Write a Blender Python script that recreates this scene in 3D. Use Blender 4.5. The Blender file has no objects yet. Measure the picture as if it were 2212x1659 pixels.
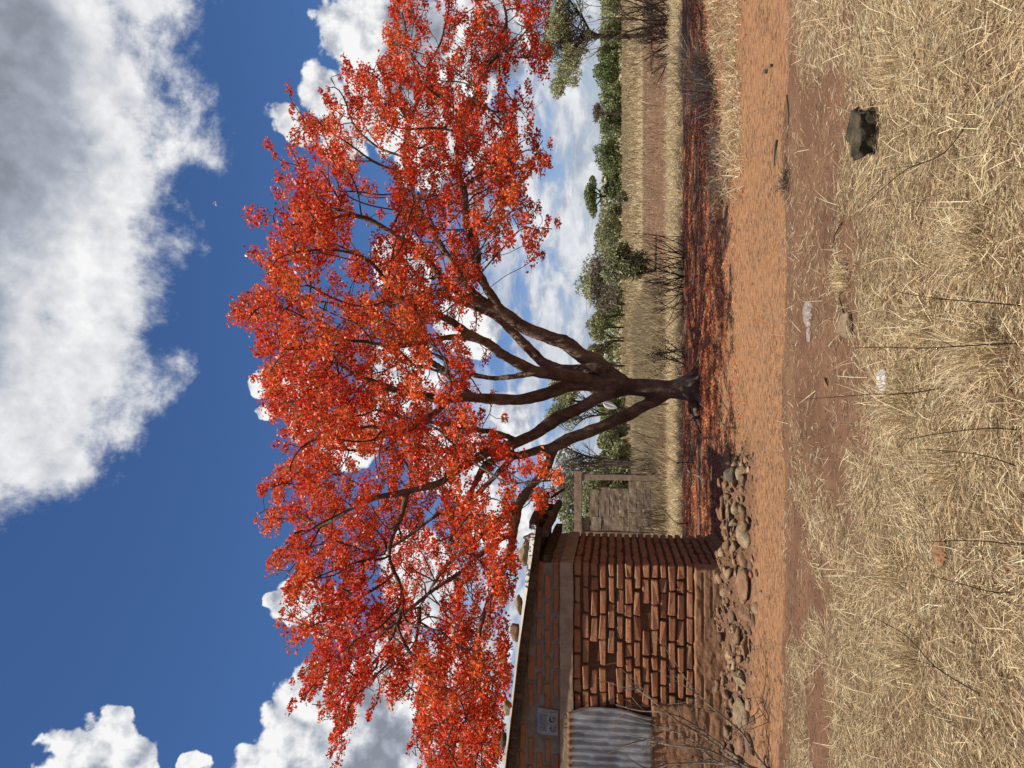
import bpy, math, random
import numpy as np
from mathutils import Vector, Matrix
R0 = random.Random(7)
rng = np.random.default_rng(11)
sc = bpy.context.scene
COL = sc.collection
# ------------------------------------------------------------------ camera
F = 1661.0; CX = 1106.0; CY = 829.5; HOR = 1328.0; CAMH = 1.6
TH = math.atan((HOR - CX) / F); ST, CT = math.sin(TH), math.cos(TH)
cam_d = bpy.data.cameras.new('camera'); cam = bpy.data.objects.new('camera', cam_d); COL.objects.link(cam)
cam_d.sensor_width = 36.0; cam_d.lens = 36.0 * F / 2212.0
cam_d.clip_start = 0.05; cam_d.clip_end = 5000
up = Vector((0, -ST, CT)); fwd = Vector((0, CT, ST)); right = Vector((1, 0, 0))
m = Matrix.Identity(4)
for i in range(3):
    m[i][0] = -up[i]; m[i][1] = right[i]; m[i][2] = -fwd[i]
m[2][3] = CAMH
cam.matrix_world = m                       # the phone was held on its side: world up points to picture left
sc.camera = cam
sc.view_settings.view_transform = 'Standard'; sc.view_settings.look = 'None'
sc.view_settings.exposure = 0.45; sc.view_settings.gamma = 1.0
sc.cycles.max_bounces = 6; sc.cycles.transparent_max_bounces = 8
sc.cycles.diffuse_bounces = 3; sc.cycles.glossy_bounces = 2; sc.cycles.transmission_bounces = 4
# ------------------------------------------------------------------ places measured in the photograph, turned into metres
def ray(px, py):
    r = (CY - py) / F; t = (CX - px) / F
    return np.array([r, CT - t * ST, ST + t * CT])
def P(px, py, Y):
    d = ray(px, py); s = Y / d[1]
    return np.array([d[0] * s, Y, CAMH + d[2] * s])
def G(px, py, h=0.0):
    d = ray(px, py); s = (h - CAMH) / d[2]
    return np.array([d[0] * s, d[1] * s, h])
def project(X):
    X = np.asarray(X, float); z = X[..., 2] - CAMH
    f = X[..., 1] * CT + z * ST; u = -X[..., 1] * ST + z * CT
    return CX - F * u / f, CY - F * X[..., 0] / f
# ------------------------------------------------------------------ sun
L = Vector((0.27, 0.245, -1.0)).normalized()
S = -L
sun_el = math.asin(S.z); sun_az = math.atan2(S.x, S.y)
sd = bpy.data.lights.new('sun', 'SUN'); so = bpy.data.objects.new('sun', sd); COL.objects.link(so)
sd.energy = 5.0; sd.angle = math.radians(0.53); sd.color = (1.0, 0.93, 0.82)
so.rotation_euler = L.to_track_quat('-Z', 'Y').to_euler(); so.location = (0, 0, 30)
# ------------------------------------------------------------------ node helpers
class NT:
    def __init__(s, tree): s.t = tree; s.n = tree.nodes; s.l = tree.links
    def put(s, sock, v):
        if isinstance(v, bpy.types.NodeSocket): s.l.new(v, sock)
        elif v is not None: sock.default_value = v
    def math(s, op, a, b=None, c=None, clamp=False):
        n = s.n.new('ShaderNodeMath'); n.operation = op; n.use_clamp = clamp
        s.put(n.inputs[0], a)
        if b is not None: s.put(n.inputs[1], b)
        if c is not None: s.put(n.inputs[2], c)
        return n.outputs[0]
    def vmath(s, op, a, b=None, out=0, sc_=None):
        n = s.n.new('ShaderNodeVectorMath'); n.operation = op
        s.put(n.inputs[0], a)
        if b is not None: s.put(n.inputs[1], b)
        if sc_ is not None: s.put(n.inputs[3], sc_)
        return n.outputs[out]
    def noise(s, vec, scale, detail=4, rough=0.5, dist=0.0, out=0, typ=None):
        n = s.n.new('ShaderNodeTexNoise'); s.put(n.inputs['Vector'], vec)
        n.inputs['Scale'].default_value = scale; n.inputs['Detail'].default_value = detail
        n.inputs['Roughness'].default_value = rough; n.inputs['Distortion'].default_value = dist
        return n.outputs[out]
    def voro(s, vec, scale, feat='F1', out=0):
        n = s.n.new('ShaderNodeTexVoronoi'); n.feature = feat; s.put(n.inputs['Vector'], vec)
        n.inputs['Scale'].default_value = scale; return n.outputs[out]
    def ramp(s, v, stops):
        n = s.n.new('ShaderNodeValToRGB'); s.put(n.inputs[0], v); e = n.color_ramp.elements
        while len(e) < len(stops): e.new(0.5)
        for k, (p, c) in enumerate(stops):
            e[k].position = p; e[k].color = (*c, 1) if len(c) == 3 else c
        return n.outputs[0]
    def mr(s, v, a, b, c=0.0, d=1.0, smooth=True):
        n = s.n.new('ShaderNodeMapRange'); n.interpolation_type = 'SMOOTHSTEP' if smooth else 'LINEAR'
        for k, q in enumerate((v, a, b, c, d)): s.put(n.inputs[k], q)
        return n.outputs[0]
    def mix(s, f, a, b, mode='MIX'):
        n = s.n.new('ShaderNodeMix'); n.data_type = 'RGBA'; n.blend_type = mode
        s.put(n.inputs[0], f)
        s.put(n.inputs[6], (*a, 1) if isinstance(a, tuple) and len(a) == 3 else a)
        s.put(n.inputs[7], (*b, 1) if isinstance(b, tuple) and len(b) == 3 else b)
        return n.outputs[2]
    def attr(s, name, out='Fac'):
        n = s.n.new('ShaderNodeAttribute'); n.attribute_name = name; return n.outputs[out]
    def pos(s):
        return s.n.new('ShaderNodeNewGeometry').outputs['Position']
    def obj(s):
        return s.n.new('ShaderNodeTexCoord').outputs['Object']
    def orand(s):
        return s.n.new('ShaderNodeObjectInfo').outputs['Random']
    def mapping(s, v, scale=(1, 1, 1), loc=(0, 0, 0)):
        n = s.n.new('ShaderNodeMapping'); s.put(n.inputs[0], v); n.inputs[3].default_value = scale; n.inputs[1].default_value = loc
        return n.outputs[0]
    def bump(s, h, strength=0.5, dist=0.02):
        n = s.n.new('ShaderNodeBump'); n.inputs['Strength'].default_value = strength; n.inputs['Distance'].default_value = dist
        s.put(n.inputs['Height'], h); return n.outputs[0]
def material(name, fn):
    mt = bpy.data.materials.new(name); mt.use_nodes = True; t = mt.node_tree
    for n in list(t.nodes): t.nodes.remove(n)
    q = NT(t); out = t.nodes.new('ShaderNodeOutputMaterial')
    sh = fn(q); q.l.new(sh, out.inputs[0]); return mt
KA = 0.77     # real-world level of all the base colours below, for this exposure
def principled(q, col, rough=0.8, normal=None, spec=0.3, metal=0.0, ka=None):
    col = (*col, 1) if isinstance(col, tuple) and len(col) == 3 else col
    n = q.n.new('ShaderNodeBsdfPrincipled'); q.put(n.inputs['Base Color'], q.vmath('SCALE', tuple(col[:3]) if isinstance(col, tuple) else col, sc_=KA if ka is None else ka))
    q.put(n.inputs['Roughness'], rough); q.put(n.inputs['Specular IOR Level'], spec); q.put(n.inputs['Metallic'], metal)
    if normal is not None: q.l.new(normal, n.inputs['Normal'])
    return n.outputs[0]
def leafy(q, col, trans=0.35, rough=0.5, spec=0.2, ka=None):
    a = principled(q, col, rough, None, spec, ka=ka)
    t = q.n.new('ShaderNodeBsdfTranslucent'); q.put(t.inputs[0], q.vmath('SCALE', col, sc_=KA if ka is None else ka))
    x = q.n.new('ShaderNodeMixShader'); x.inputs[0].default_value = trans
    q.l.new(a, x.inputs[1]); q.l.new(t.outputs[0], x.inputs[2]); return x.outputs[0]
# ------------------------------------------------------------------ sky with clouds
w = bpy.data.worlds.new('World'); sc.world = w; w.use_nodes = True
q = NT(w.node_tree)
for n in list(q.n): q.n.remove(n)
wo = q.n.new('ShaderNodeOutputWorld'); bg = q.n.new('ShaderNodeBackground'); q.l.new(bg.outputs[0], wo.inputs[0])
sky = q.n.new('ShaderNodeTexSky'); sky.sky_type = 'NISHITA'; sky.sun_disc = False
sky.sun_elevation = sun_el; sky.sun_rotation = sun_az
sky.altitude = 1200; sky.air_density = 1.0; sky.dust_density = 0.7; sky.ozone_density = 2.5
tc = q.n.new('ShaderNodeTexCoord'); D = q.vmath('NORMALIZE', tc.outputs['Generated'])
sep = q.n.new('ShaderNodeSeparateXYZ'); q.l.new(D, sep.inputs[0]); dz = sep.outputs[2]
wn = q.noise(D, 3.2, 5, 0.55, 0.0, 1); wn2 = q.noise(D, 11.0, 5, 0.6, 0.0, 1)
warp = q.vmath('ADD', q.vmath('SCALE', q.vmath('SUBTRACT', wn, (0.5, 0.5, 0.5)), sc_=0.10), q.vmath('SCALE', q.vmath('SUBTRACT', wn2, (0.5, 0.5, 0.5)), sc_=0.035))
DW = q.vmath('ADD', D, warp)
def field(blobs, vec):
    acc = None
    for bl_ in blobs:
        px, py, r = bl_[:3]; amp = bl_[3] if len(bl_) > 3 else 1.0
        d = ray(px, py); d = d / np.linalg.norm(d)
        dist = q.vmath('DISTANCE', vec, tuple(float(v) for v in d), out=1)
        v = q.math('MULTIPLY', q.math('SUBTRACT', 1.0, q.math('DIVIDE', dist, r / F)), amp)
        acc = v if acc is None else q.math('SMOOTH_MAX', acc, v, 0.25)
    return acc
SOFT = [(-250, 500, 420), (-60, 60, 330), (60, 330, 300), (130, 60, 260), (120, 560, 250), (180, 760, 170), (90, 880, 190), (100, 1000, 100), (-60, 900, 210), (235, 640, 110),
        (300, 20, 110), (400, 320, 58, .24), (250, 180, 100), (290, 250, 70, .5), (345, 590, 70, .4), (320, 800, 80, .45), (230, 430, 120)]
CUM = [(190, 1665, 100), (240, 1570, 42), (310, 1650, 52), (80, 1690, 50), (420, 1650, 28),
       (640, 1560, 100), (760, 1560, 150), (570, 1640, 85), (760, 1700, 200), (690, 1470, 70), (860, 1440, 110), (930, 1600, 120), (900, 1250, 120), (1010, 1420, 120), (1040, 1650, 110),
       (620, 275, 60), (600, 290, 38), (690, 200, 75), (760, 60, 100), (840, 70, 150), (720, 300, 80), (830, 220, 130), (950, 120, 150), (1080, 60, 120), (940, 330, 100), (1050, 300, 90),
       (565, 820, 36), (640, 800, 60), (575, 880, 28), (655, 925, 38), (655, 1310, 62), (600, 1300, 24), (700, 1330, 60), (760, 950, 90), (860, 830, 110), (1000, 700, 90), (960, 1010, 100), (1090, 900, 70), (1080, 1120, 80), (880, 560, 90)]
fS = field(SOFT, DW); fC = field(CUM, DW)
nA = q.noise(D, 7.0, 10, 0.66, 0.15)
def puffs(v):
    a_ = q.math('ABSOLUTE', q.math('SUBTRACT', q.noise(v, 9.0, 3, 0.5), 0.5)); b_ = q.math('ABSOLUTE', q.math('SUBTRACT', q.noise(v, 24.0, 4, 0.55), 0.5))
    return q.math('ADD', q.math('ADD', q.math('MULTIPLY', a_, 1.5), q.math('MULTIPLY', b_, 1.0)), 0.12)
nB = puffs(D)
mS = q.mr(q.math('ADD', fS, q.math('MULTIPLY', q.math('SUBTRACT', nA, 0.5), 1.9)), 0.06, 0.48)
mC = q.mr(q.math('ADD', fC, q.math('MULTIPLY', q.math('SUBTRACT', nB, 0.42), 1.1)), 0.03, 0.15)
# clouds that go on round the rest of the sky, and the sheet low over the horizon
pl = q.vmath('DIVIDE', D, q.n.new('ShaderNodeCombineXYZ').outputs[0])
cmb = q.n.new('ShaderNodeCombineXYZ')
den = q.math('ADD', q.math('MAXIMUM', dz, 0.0), 0.11)
q.l.new(q.math('DIVIDE', sep.outputs[0], den), cmb.inputs[0]); q.l.new(q.math('DIVIDE', sep.outputs[1], den), cmb.inputs[1])
nL = q.noise(q.mapping(D, (1, 1, 2.4)), 13.0, 9, 0.62, 0.35)
low = q.math('MULTIPLY', q.mr(nL, 0.39, 0.55), q.mr(dz, 0.25, 0.10))
nR = q.noise(D, 2.6, 8, 0.58, 0.2)
outside = q.mr(sep.outputs[1], 0.62, 0.35)
rest = q.math('MULTIPLY', q.mr(nR, 0.54, 0.66), outside)
mask = q.math('MAXIMUM', q.math('MAXIMUM', mS, mC), q.math('MAXIMUM', q.math('MULTIPLY', low, 0.85), rest))
# light on the clouds: towards the sun bright, thick bases grey
nA2 = q.noise(q.vmath('ADD', D, (-0.018, -0.012, 0.03)), 7.0, 8, 0.66, 0.15)
nB2 = puffs(q.vmath('ADD', D, (-0.006, -0.003, 0.016)))
rel = q.math('ADD', q.math('MULTIPLY', q.math('SUBTRACT', nA, nA2), 0.75), q.math('MULTIPLY', q.math('MULTIPLY', q.math('SUBTRACT', nB, nB2), 1.5), q.math('ADD', 0.35, mC)))
GREY = [(-60, 330, 250), (10, 60, 130), (-40, 150, 190), (-190, 700, 230), (830, 1600, 85), (800, 1500, 55), (810, 1690, 110), (600, 1660, 34), (200, 1690, 50), (900, 30, 110), (880, 160, 60), (1100, 100, 60)]
fG = q.mr(q.math('ADD', field(GREY, DW), q.math('MULTIPLY', q.math('SUBTRACT', nA, 0.5), 0.6)), 0.0, 0.75)
lum = q.math('ADD', 0.86, rel)
lum = q.math('SUBTRACT', lum, q.math('MULTIPLY', fG, 0.56))
lum = q.math('SUBTRACT', lum, q.math('MULTIPLY', q.math('MULTIPLY', q.mr(nL, 0.62, 0.48), 0.22), q.mr(dz, 0.22, 0.10)))
lum = q.math('MAXIMUM', q.math('MINIMUM', lum, 1.02), 0.22)
ccol = q.ramp(lum, [(0.0, (0.16, 0.18, 0.22)), (0.5, (0.42, 0.46, 0.54)), (1.0, (1.0, 1.0, 1.0))])
CL = 13.4
ccol = q.vmath('SCALE', ccol, sc_=CL)
skyc = q.mix(1.0, sky.outputs[0], q.mix(q.mr(dz, 0.0, 0.35), (1.02, 1.08, 1.42, 1), (0.74, 1.05, 1.44, 1)), 'MULTIPLY')
fin = q.mix(mask, skyc, ccol)
q.l.new(fin, bg.inputs[0]); bg.inputs[1].default_value = 0.051
# ------------------------------------------------------------------ mesh helpers
def props(o, label=None, cat=None, group=None, kind=None):
    if label: o['label'] = label
    if cat: o['category'] = cat
    if group: o['group'] = group
    if kind: o['kind'] = kind
    return o
def mesh(name, V, Fc, attrs=None, smooth=False):
    V = np.asarray(V, np.float32).reshape(-1, 3)
    me = bpy.data.meshes.new(name)
    if isinstance(Fc, np.ndarray):
        k = Fc.shape[1]; n = len(Fc)
        me.vertices.add(len(V)); me.vertices.foreach_set('co', V.ravel())
        me.loops.add(n * k); me.loops.foreach_set('vertex_index', Fc.astype(np.int32).ravel())
        me.polygons.add(n); me.polygons.foreach_set('loop_start', np.arange(n, dtype=np.int32) * k)
        me.polygons.foreach_set('loop_total', np.full(n, k, np.int32))
        me.update(calc_edges=True)
    else:
        me.from_pydata([tuple(map(float, v)) for v in V], [], [tuple(int(i) for i in f) for f in Fc]); me.update()
    if smooth: me.polygons.foreach_set('use_smooth', np.ones(len(me.polygons), bool))
    for an, a in (attrs or {}).items():
        a = np.asarray(a, np.float32)
        if a.ndim == 1:
            at = me.attributes.new(an, 'FLOAT', 'POINT'); at.data.foreach_set('value', a)
        else:
            at = me.attributes.new(an, 'FLOAT_COLOR', 'POINT')
            c = np.ones((len(a), 4), np.float32); c[:, :3] = a; at.data.foreach_set('color', c.ravel())
    return me
def link(name, me, mat, parent=None, loc=None, rot=None, scale=None):
    o = bpy.data.objects.new(name, me); COL.objects.link(o)
    if mat is not None and len(me.materials) == 0: me.materials.append(mat)
    if parent is not None: o.parent = parent
    if loc is not None: o.location = [float(v) for v in loc]
    if rot is not None: o.rotation_euler = rot
    if scale is not None: o.scale = scale if not isinstance(scale, (int, float)) else (scale,) * 3
    return o
def thing(name, loc, label, cat, group=None, rz=0.0):
    o = bpy.data.objects.new(name, None); COL.objects.link(o); o.location = [float(v) for v in loc]; o.rotation_euler = (0, 0, rz)
    o.empty_display_size = 0.2
    return props(o, label, cat, group)
class MB:
    def __init__(s): s.V = []; s.F = []; s.n = 0; s.A = []
    def add(s, V, Fc, col=None):
        V = np.asarray(V, float); s.V.append(V); s.F += [[i + s.n for i in f] for f in Fc]
        if col is not None: s.A.append(np.tile(np.asarray(col, float), (len(V), 1)))
        s.n += len(V)
    def me(s, name, smooth=False):
        at = {'col': np.vstack(s.A)} if s.A else None
        return mesh(name, np.vstack(s.V), s.F, at, smooth)
def tube(mb, pts, rad, k=6, col=None, cap=True):
    pts = np.asarray(pts, float); n = len(pts); rad = np.broadcast_to(np.asarray(rad, float), (n,))
    T = np.gradient(pts, axis=0); T /= np.linalg.norm(T, axis=1)[:, None] + 1e-9
    u = np.cross(T[0], (0.31, 0.77, 0.55)); u /= np.linalg.norm(u)
    V = []; a = np.arange(k) * 2 * math.pi / k
    for i in range(n):
        u = u - T[i] * np.dot(u, T[i]); u /= np.linalg.norm(u) + 1e-9
        v = np.cross(T[i], u)
        V.append(pts[i] + rad[i] * (np.cos(a)[:, None] * u + np.sin(a)[:, None] * v))
    Fc = [[i * k + j, i * k + (j + 1) % k, (i + 1) * k + (j + 1) % k, (i + 1) * k + j] for i in range(n - 1) for j in range(k)]
    if cap: Fc += [list(range(k))[::-1], [(n - 1) * k + j for j in range(k)]]
    mb.add(np.vstack(V), Fc, col)
def box(mb, x0, x1, y0, y1, z0, z1, col=None):
    V = [(x, y, z) for x in (x0, x1) for y in (y0, y1) for z in (z0, z1)]
    mb.add(V, [[0, 1, 3, 2], [4, 6, 7, 5], [0, 4, 5, 1], [2, 3, 7, 6], [0, 2, 6, 4], [1, 5, 7, 3]], col)
def vnoise(p, seed=0):
    p = np.asarray(p, float); i = np.floor(p).astype(np.int64); f = p - i; f = f * f * (3 - 2 * f)
    def h(c):
        v = c[..., 0] * 374761393 + c[..., 1] * 668265263 + (c[..., 2] * 2147483647 if c.shape[-1] > 2 else 0) + seed * 974711
        v = (v ^ (v >> 13)) * 1274126177; v = v & 0xffffffff; v = (v ^ (v >> 16)) & 0xffff
        return v / 65535.0
    d = p.shape[-1]; out = 0
    for c in range(2 ** d):
        b = np.array([(c >> k) & 1 for k in range(d)]); wgt = np.prod(np.where(b, f, 1 - f), axis=-1)
        out = out + wgt * h(i + b)
    return out
def fbm(p, oct=4, seed=0, gain=0.5):
    s = 0; a = 1; t = 0; p = np.asarray(p, float)
    for k in range(oct): s = s + a * vnoise(p * 2 ** k + 13.7 * k, seed + k); t += a; a *= gain
    return s / t
def sst(a, b, x):
    t = np.clip((np.asarray(x, float) - a) / (b - a), 0, 1); return t * t * (3 - 2 * t)
# ------------------------------------------------------------------ ground height
def mound(x, y):
    line = 9.55 + 0.25 * (fbm(np.stack([x * 0.9, x * 0], -1), 3, 5) - 0.5) * 2
    w_ = np.exp(-((y - line) / 0.33) ** 2) * sst(-0.55, -1.3, x)
    w2 = np.exp(-((y - 10.25) / 0.35) ** 2) * sst(-2.0, -2.5, x) * 0.6
    return w_ * (0.12 + 0.34 * fbm(np.stack([x * 4.3, y * 5.3], -1), 4, 8)) + w2 * 0.12
def gh(x, y):
    x = np.asarray(x, float); y = np.asarray(y, float); p = np.stack([x, y], -1)
    near = sst(60, 20, y)
    h = 0.05 * (fbm(p * 0.6, 4, 1) - 0.5) * near + 0.5 * (fbm(p * 0.02, 3, 2) - 0.5) * sst(30, 120, y)
    edge = 7.62 + 0.25 * (fbm(np.stack([x * 1.1, x * 0], -1), 4, 3) - 0.5) * 2 - 0.06 * x * 0.5
    edge = edge + 0.5 * (fbm(p * np.array([2.2, 3.5]), 4, 13) - .5)
    h = h + 0.022 * sst(edge + 0.10, edge - 0.10, y) * near
    h = h + 0.022 * (fbm(p * 5, 3, 4) - 0.5) * sst(edge + .1, edge - .4, y) * near
    h = h + mound(x, y)
    return h
def ground_pt(px, py):
    d = ray(px, py); t = np.linspace(2.0, 60.0, 6000); q_ = d[None] * t[:, None]; q_[:, 2] += CAMH
    i = int(np.argmax(q_[:, 2] < gh(q_[:, 0], q_[:, 1]))); g = q_[i]
    return np.array([g[0], g[1], float(gh(g[0], g[1]))])
# ------------------------------------------------------------------ materials
def soil_cols(q):
    p = q.pos(); n1 = q.noise(p, 1.3, 6, 0.6); n2 = q.noise(p, 14, 8, 0.65); n3 = q.noise(p, 90, 4, 0.6)
    road_shade_lift = q.attr('road_shade_lift'); petal = q.attr('petal'); straw = q.attr('straw'); far = q.attr('far')
    base = q.mix(q.mr(n1, 0.3, 0.7), (0.17, 0.088, 0.050), (0.26, 0.142, 0.083))
    rd = q.mix(q.mr(n2, 0.3, 0.7), (0.40, 0.200, 0.095), (0.53, 0.290, 0.142))
    st = q.mapping(p, (4.5, 9, 9)); ns = q.noise(st, 2.2, 8, 0.68)
    rd = q.mix(q.math('MULTIPLY', q.mr(ns, 0.46, 0.60), 0.9), rd, (0.22, 0.115, 0.066))
    nf = q.noise(q.mapping(p, (6.0, 11, 9)), 7.0, 5, 0.7); rd = q.mix(q.math('MULTIPLY', q.mr(nf, 0.56, 0.70), 0.5), rd, (0.17, 0.085, 0.05))
    c = q.mix(road_shade_lift, base, rd)
    v = q.math('ADD', q.math('MULTIPLY', n2, 0.6), q.math('MULTIPLY', n3, 0.4))
    c = q.mix(q.math('MULTIPLY', q.mr(v, 0.48, 0.60), 0.7), c, (0.14, 0.075, 0.046))
    lt = q.noise(p, 45, 4, 0.6); c = q.mix(q.math('MULTIPLY', q.mr(lt, 0.62, 0.72), 0.2), c, (0.42, 0.27, 0.17))
    sn = q.noise(p, 30, 4, 0.7)
    c = q.mix(q.math('MULTIPLY', straw, q.mr(sn, 0.38, 0.58)), c, (0.33, 0.23, 0.13))
    pn = q.noise(p, 22, 5, 0.7)
    c = q.mix(q.math('MULTIPLY', petal, q.mr(pn, 0.40, 0.62)), c, (0.42, 0.165, 0.085))
    fn = q.noise(q.mapping(p, (0.25, 1, 1)), 0.5, 6, 0.6)
    c = q.mix(far, c, q.mix(q.mr(fn, 0.35, 0.65), (0.34, 0.25, 0.14), (0.46, 0.35, 0.20)))
    hgt = q.math('ADD', q.math('MULTIPLY', n2, 1.0), q.math('MULTIPLY', n3, 0.5))
    return principled(q, c, 0.95, q.bump(hgt, 0.9, 0.03), 0.1)
M_soil = material('soil', soil_cols)
M_petal = material('petals', lambda q: leafy(q, q.attr('col', 'Color'), 0.34, 0.42, 0.3, 0.92))
M_leaf = material('leaves', lambda q: leafy(q, q.attr('col', 'Color'), 0.25, 0.6, 0.15))
M_straw = material('straw', lambda q: leafy(q, q.attr('col', 'Color'), 0.30, 0.55, 0.25))
def bark(c1, c2, sc_=6.0):
    def f(q):
        p = q.obj(); n = q.noise(q.mapping(p, (1, 1, 0.45)), sc_, 8, 0.65, 0.3); n2 = q.noise(p, sc_ * 7, 5, 0.6)
        c = q.mix(q.mr(n, 0.35, 0.65), c1, c2); c = q.mix(q.math('MULTIPLY', q.mr(n2, 0.5, 0.7), 0.5), c, tuple(v * 0.45 for v in c1))
        h = q.math('ADD', n, q.math('MULTIPLY', n2, 0.4))
        return principled(q, c, 0.9, q.bump(h, 1.0, 0.05), 0.15)
    return f
M_bark = material('smooth_bark', bark((0.115, 0.076, 0.050), (0.27, 0.195, 0.140), 4.0))
M_twig = material('twig_bark', bark((0.10, 0.072, 0.052), (0.20, 0.15, 0.11), 9.0))
M_dead = material('dead_wood', bark((0.055, 0.036, 0.026), (0.12, 0.08, 0.055), 20.0))
M_pale = material('bleached_stem', bark((0.42, 0.33, 0.22), (0.60, 0.50, 0.36), 20.0))
M_timber = material('old_timber', bark((0.07, 0.045, 0.03), (0.17, 0.11, 0.07), 12.0))
def brickm(q):
    p = q.pos(); r = q.orand(); n = q.noise(p, 18, 7, 0.65); n2 = q.noise(p, 75, 4, 0.7); n3 = q.noise(p, 5, 3, 0.5)
    c = q.mix(r, (0.35, 0.145, 0.075), (0.42, 0.190, 0.100)); c = q.mix(q.mr(n, 0.52, 0.72), c, (0.22, 0.075, 0.035))
    c = q.mix(q.math('MULTIPLY', q.mr(n3, 0.50, 0.66), 0.65), c, (0.38, 0.225, 0.12))
    c = q.mix(q.math('MULTIPLY', q.mr(r, 0.86, 0.90), 0.45), c, (0.30, 0.17, 0.09))
    return principled(q, c, 0.93, q.bump(q.math('ADD', n, q.math('MULTIPLY', n2, 0.6)), 1.0, 0.022), 0.1)
M_brick = material('mud_brick', brickm)
def mudm(a, b, c_=None):
    def f(q):
        p = q.pos(); n = q.noise(p, 6, 8, 0.65); n2 = q.noise(p, 45, 6, 0.7)
        c = q.mix(q.mr(n, 0.35, 0.65), a, b); c = q.mix(q.math('MULTIPLY', q.mr(n2, 0.55, 0.7), 0.5), c, tuple(v * 0.55 for v in a))
        return principled(q, c, 0.96, q.bump(q.math('ADD', n, q.math('MULTIPLY', n2, 0.5)), 0.9, 0.022), 0.08)
    return f
M_mortar = material('shade_darkened_mortar', mudm((0.11, 0.052, 0.028), (0.18, 0.09, 0.048)))  # mud mortar, colour darkened to paint deeper shade into the brick gaps
M_lime = material('pale_mortar', mudm((0.19, 0.145, 0.105), (0.28, 0.225, 0.17)))
M_mud = material('mud_plaster', mudm((0.27, 0.135, 0.070), (0.37, 0.205, 0.110)))
M_beam = material('mud_washed_beam', mudm((0.30, 0.20, 0.13), (0.42, 0.30, 0.20)))
M_conc = material('old_concrete', mudm((0.29, 0.215, 0.145), (0.38, 0.29, 0.205)))
M_block = material('stone_block', mudm((0.24, 0.185, 0.13), (0.36, 0.28, 0.20)))
def stonem(a, b):
    def f(q):
        p = q.pos(); n = q.noise(p, 9, 8, 0.65); n2 = q.noise(p, 55, 5, 0.75); v = q.voro(p, 30)
        nn = q.n.new('ShaderNodeNewGeometry'); sp = q.n.new('ShaderNodeSeparateXYZ'); q.l.new(nn.outputs['Normal'], sp.inputs[0])
        c = q.mix(q.mr(n, 0.35, 0.65), a, b); c = q.mix(q.math('MULTIPLY', q.mr(n2, 0.5, 0.65), 0.6), c, tuple(v_ * 0.45 for v_ in a))
        return principled(q, c, 0.92, q.bump(q.math('ADD', q.math('ADD', n, q.math('MULTIPLY', n2, 0.6)), q.math('MULTIPLY', v, 0.3)), 1.0, 0.02), 0.15)
    return f
M_rock = material('pale_rock', stonem((0.27, 0.19, 0.115), (0.42, 0.31, 0.19)))
M_rockd = material('dark_lava_rock', stonem((0.10, 0.085, 0.06), (0.20, 0.165, 0.105)))
M_lava = material('black_lava', stonem((0.035, 0.029, 0.02), (0.13, 0.105, 0.065)))
M_clod = material('earth_clod', stonem((0.26, 0.145, 0.08), (0.36, 0.215, 0.13)))
def tinm(q):
    p = q.pos(); n = q.noise(p, 3.5, 6, 0.6); n2 = q.noise(p, 30, 5, 0.6)
    c = q.mix(q.mr(n, 0.35, 0.7), (0.27, 0.275, 0.27), (0.50, 0.51, 0.50))
    sp = q.n.new('ShaderNodeSeparateXYZ'); q.l.new(p, sp.inputs[0])
    ed = q.mr(q.math('ADD', sp.outputs[2], q.math('MULTIPLY', n2, 0.10)), 2.17, 2.25)
    rust = q.math('MAXIMUM', ed, q.mr(q.noise(p, 8, 6, 0.7), 0.66, 0.74))
    c = q.mix(rust, c, q.mix(n2, (0.16, 0.07, 0.03), (0.34, 0.17, 0.07)))
    rg = q.math('ADD', 0.42, q.math('MULTIPLY', rust, 0.4)); me_ = q.math('SUBTRACT', 0.55, q.math('MULTIPLY', rust, 0.5))
    return principled(q, c, rg, q.bump(n2, 0.25, 0.01), 0.4, me_)
M_tin = material('galvanised_tin', tinm)
M_tinedge = material('pale_tin_edge', lambda q: principled(q, q.mix(q.mr(q.noise(q.pos(), 7, 5, 0.6), 0.45, 0.7), (0.50, 0.48, 0.41), (0.33, 0.27, 0.19)), 0.6, None, 0.3, 0.0))
M_white = material('white_plastic', lambda q: leafy(q, q.mix(q.mr(q.noise(q.pos(), 40, 4, 0.6), 0.5, 0.7), (0.82, 0.82, 0.80), (0.62, 0.62, 0.60)), 0.5, 0.4, 0.4, 1.0))
def filmm(q):
    a = principled(q, (0.60, 0.52, 0.46), 0.25, q.bump(q.noise(q.pos(), 30, 3, 0.5), 0.8, 0.02), 0.6)
    t = q.n.new('ShaderNodeBsdfTransparent'); x = q.n.new('ShaderNodeMixShader'); x.inputs[0].default_value = 0.68
    q.l.new(a, x.inputs[1]); q.l.new(t.outputs[0], x.inputs[2]); return x.outputs[0]
M_film = material('clear_film', filmm)
def sackm(q):
    p = q.pos(); n = q.noise(q.mapping(p, (3, 3, 1)), 40, 5, 0.6)
    c = q.mix(q.mr(n, 0.45, 0.62), (0.36, 0.36, 0.36), (0.17, 0.165, 0.16))
    return principled(q, c, 0.8, q.bump(n, 0.3, 0.01), 0.2)
M_sack = material('printed_paper', sackm)
M_ink = material('black_ink', lambda q: principled(q, (0.03, 0.03, 0.035), 0.7))
M_rag = material('brown_rag', mudm((0.34, 0.18, 0.10), (0.50, 0.29, 0.17)))
M_redrock = material('red_stone', stonem((0.22, 0.085, 0.045), (0.36, 0.15, 0.08)))
M_wire = material('wire', lambda q: principled(q, (0.05, 0.05, 0.055), 0.6))
M_char = material('charred_wood', lambda q: principled(q, (0.035, 0.03, 0.03), 0.8, q.bump(q.noise(q.obj(), 40, 4, 0.6), 0.6, 0.01)))
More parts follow.
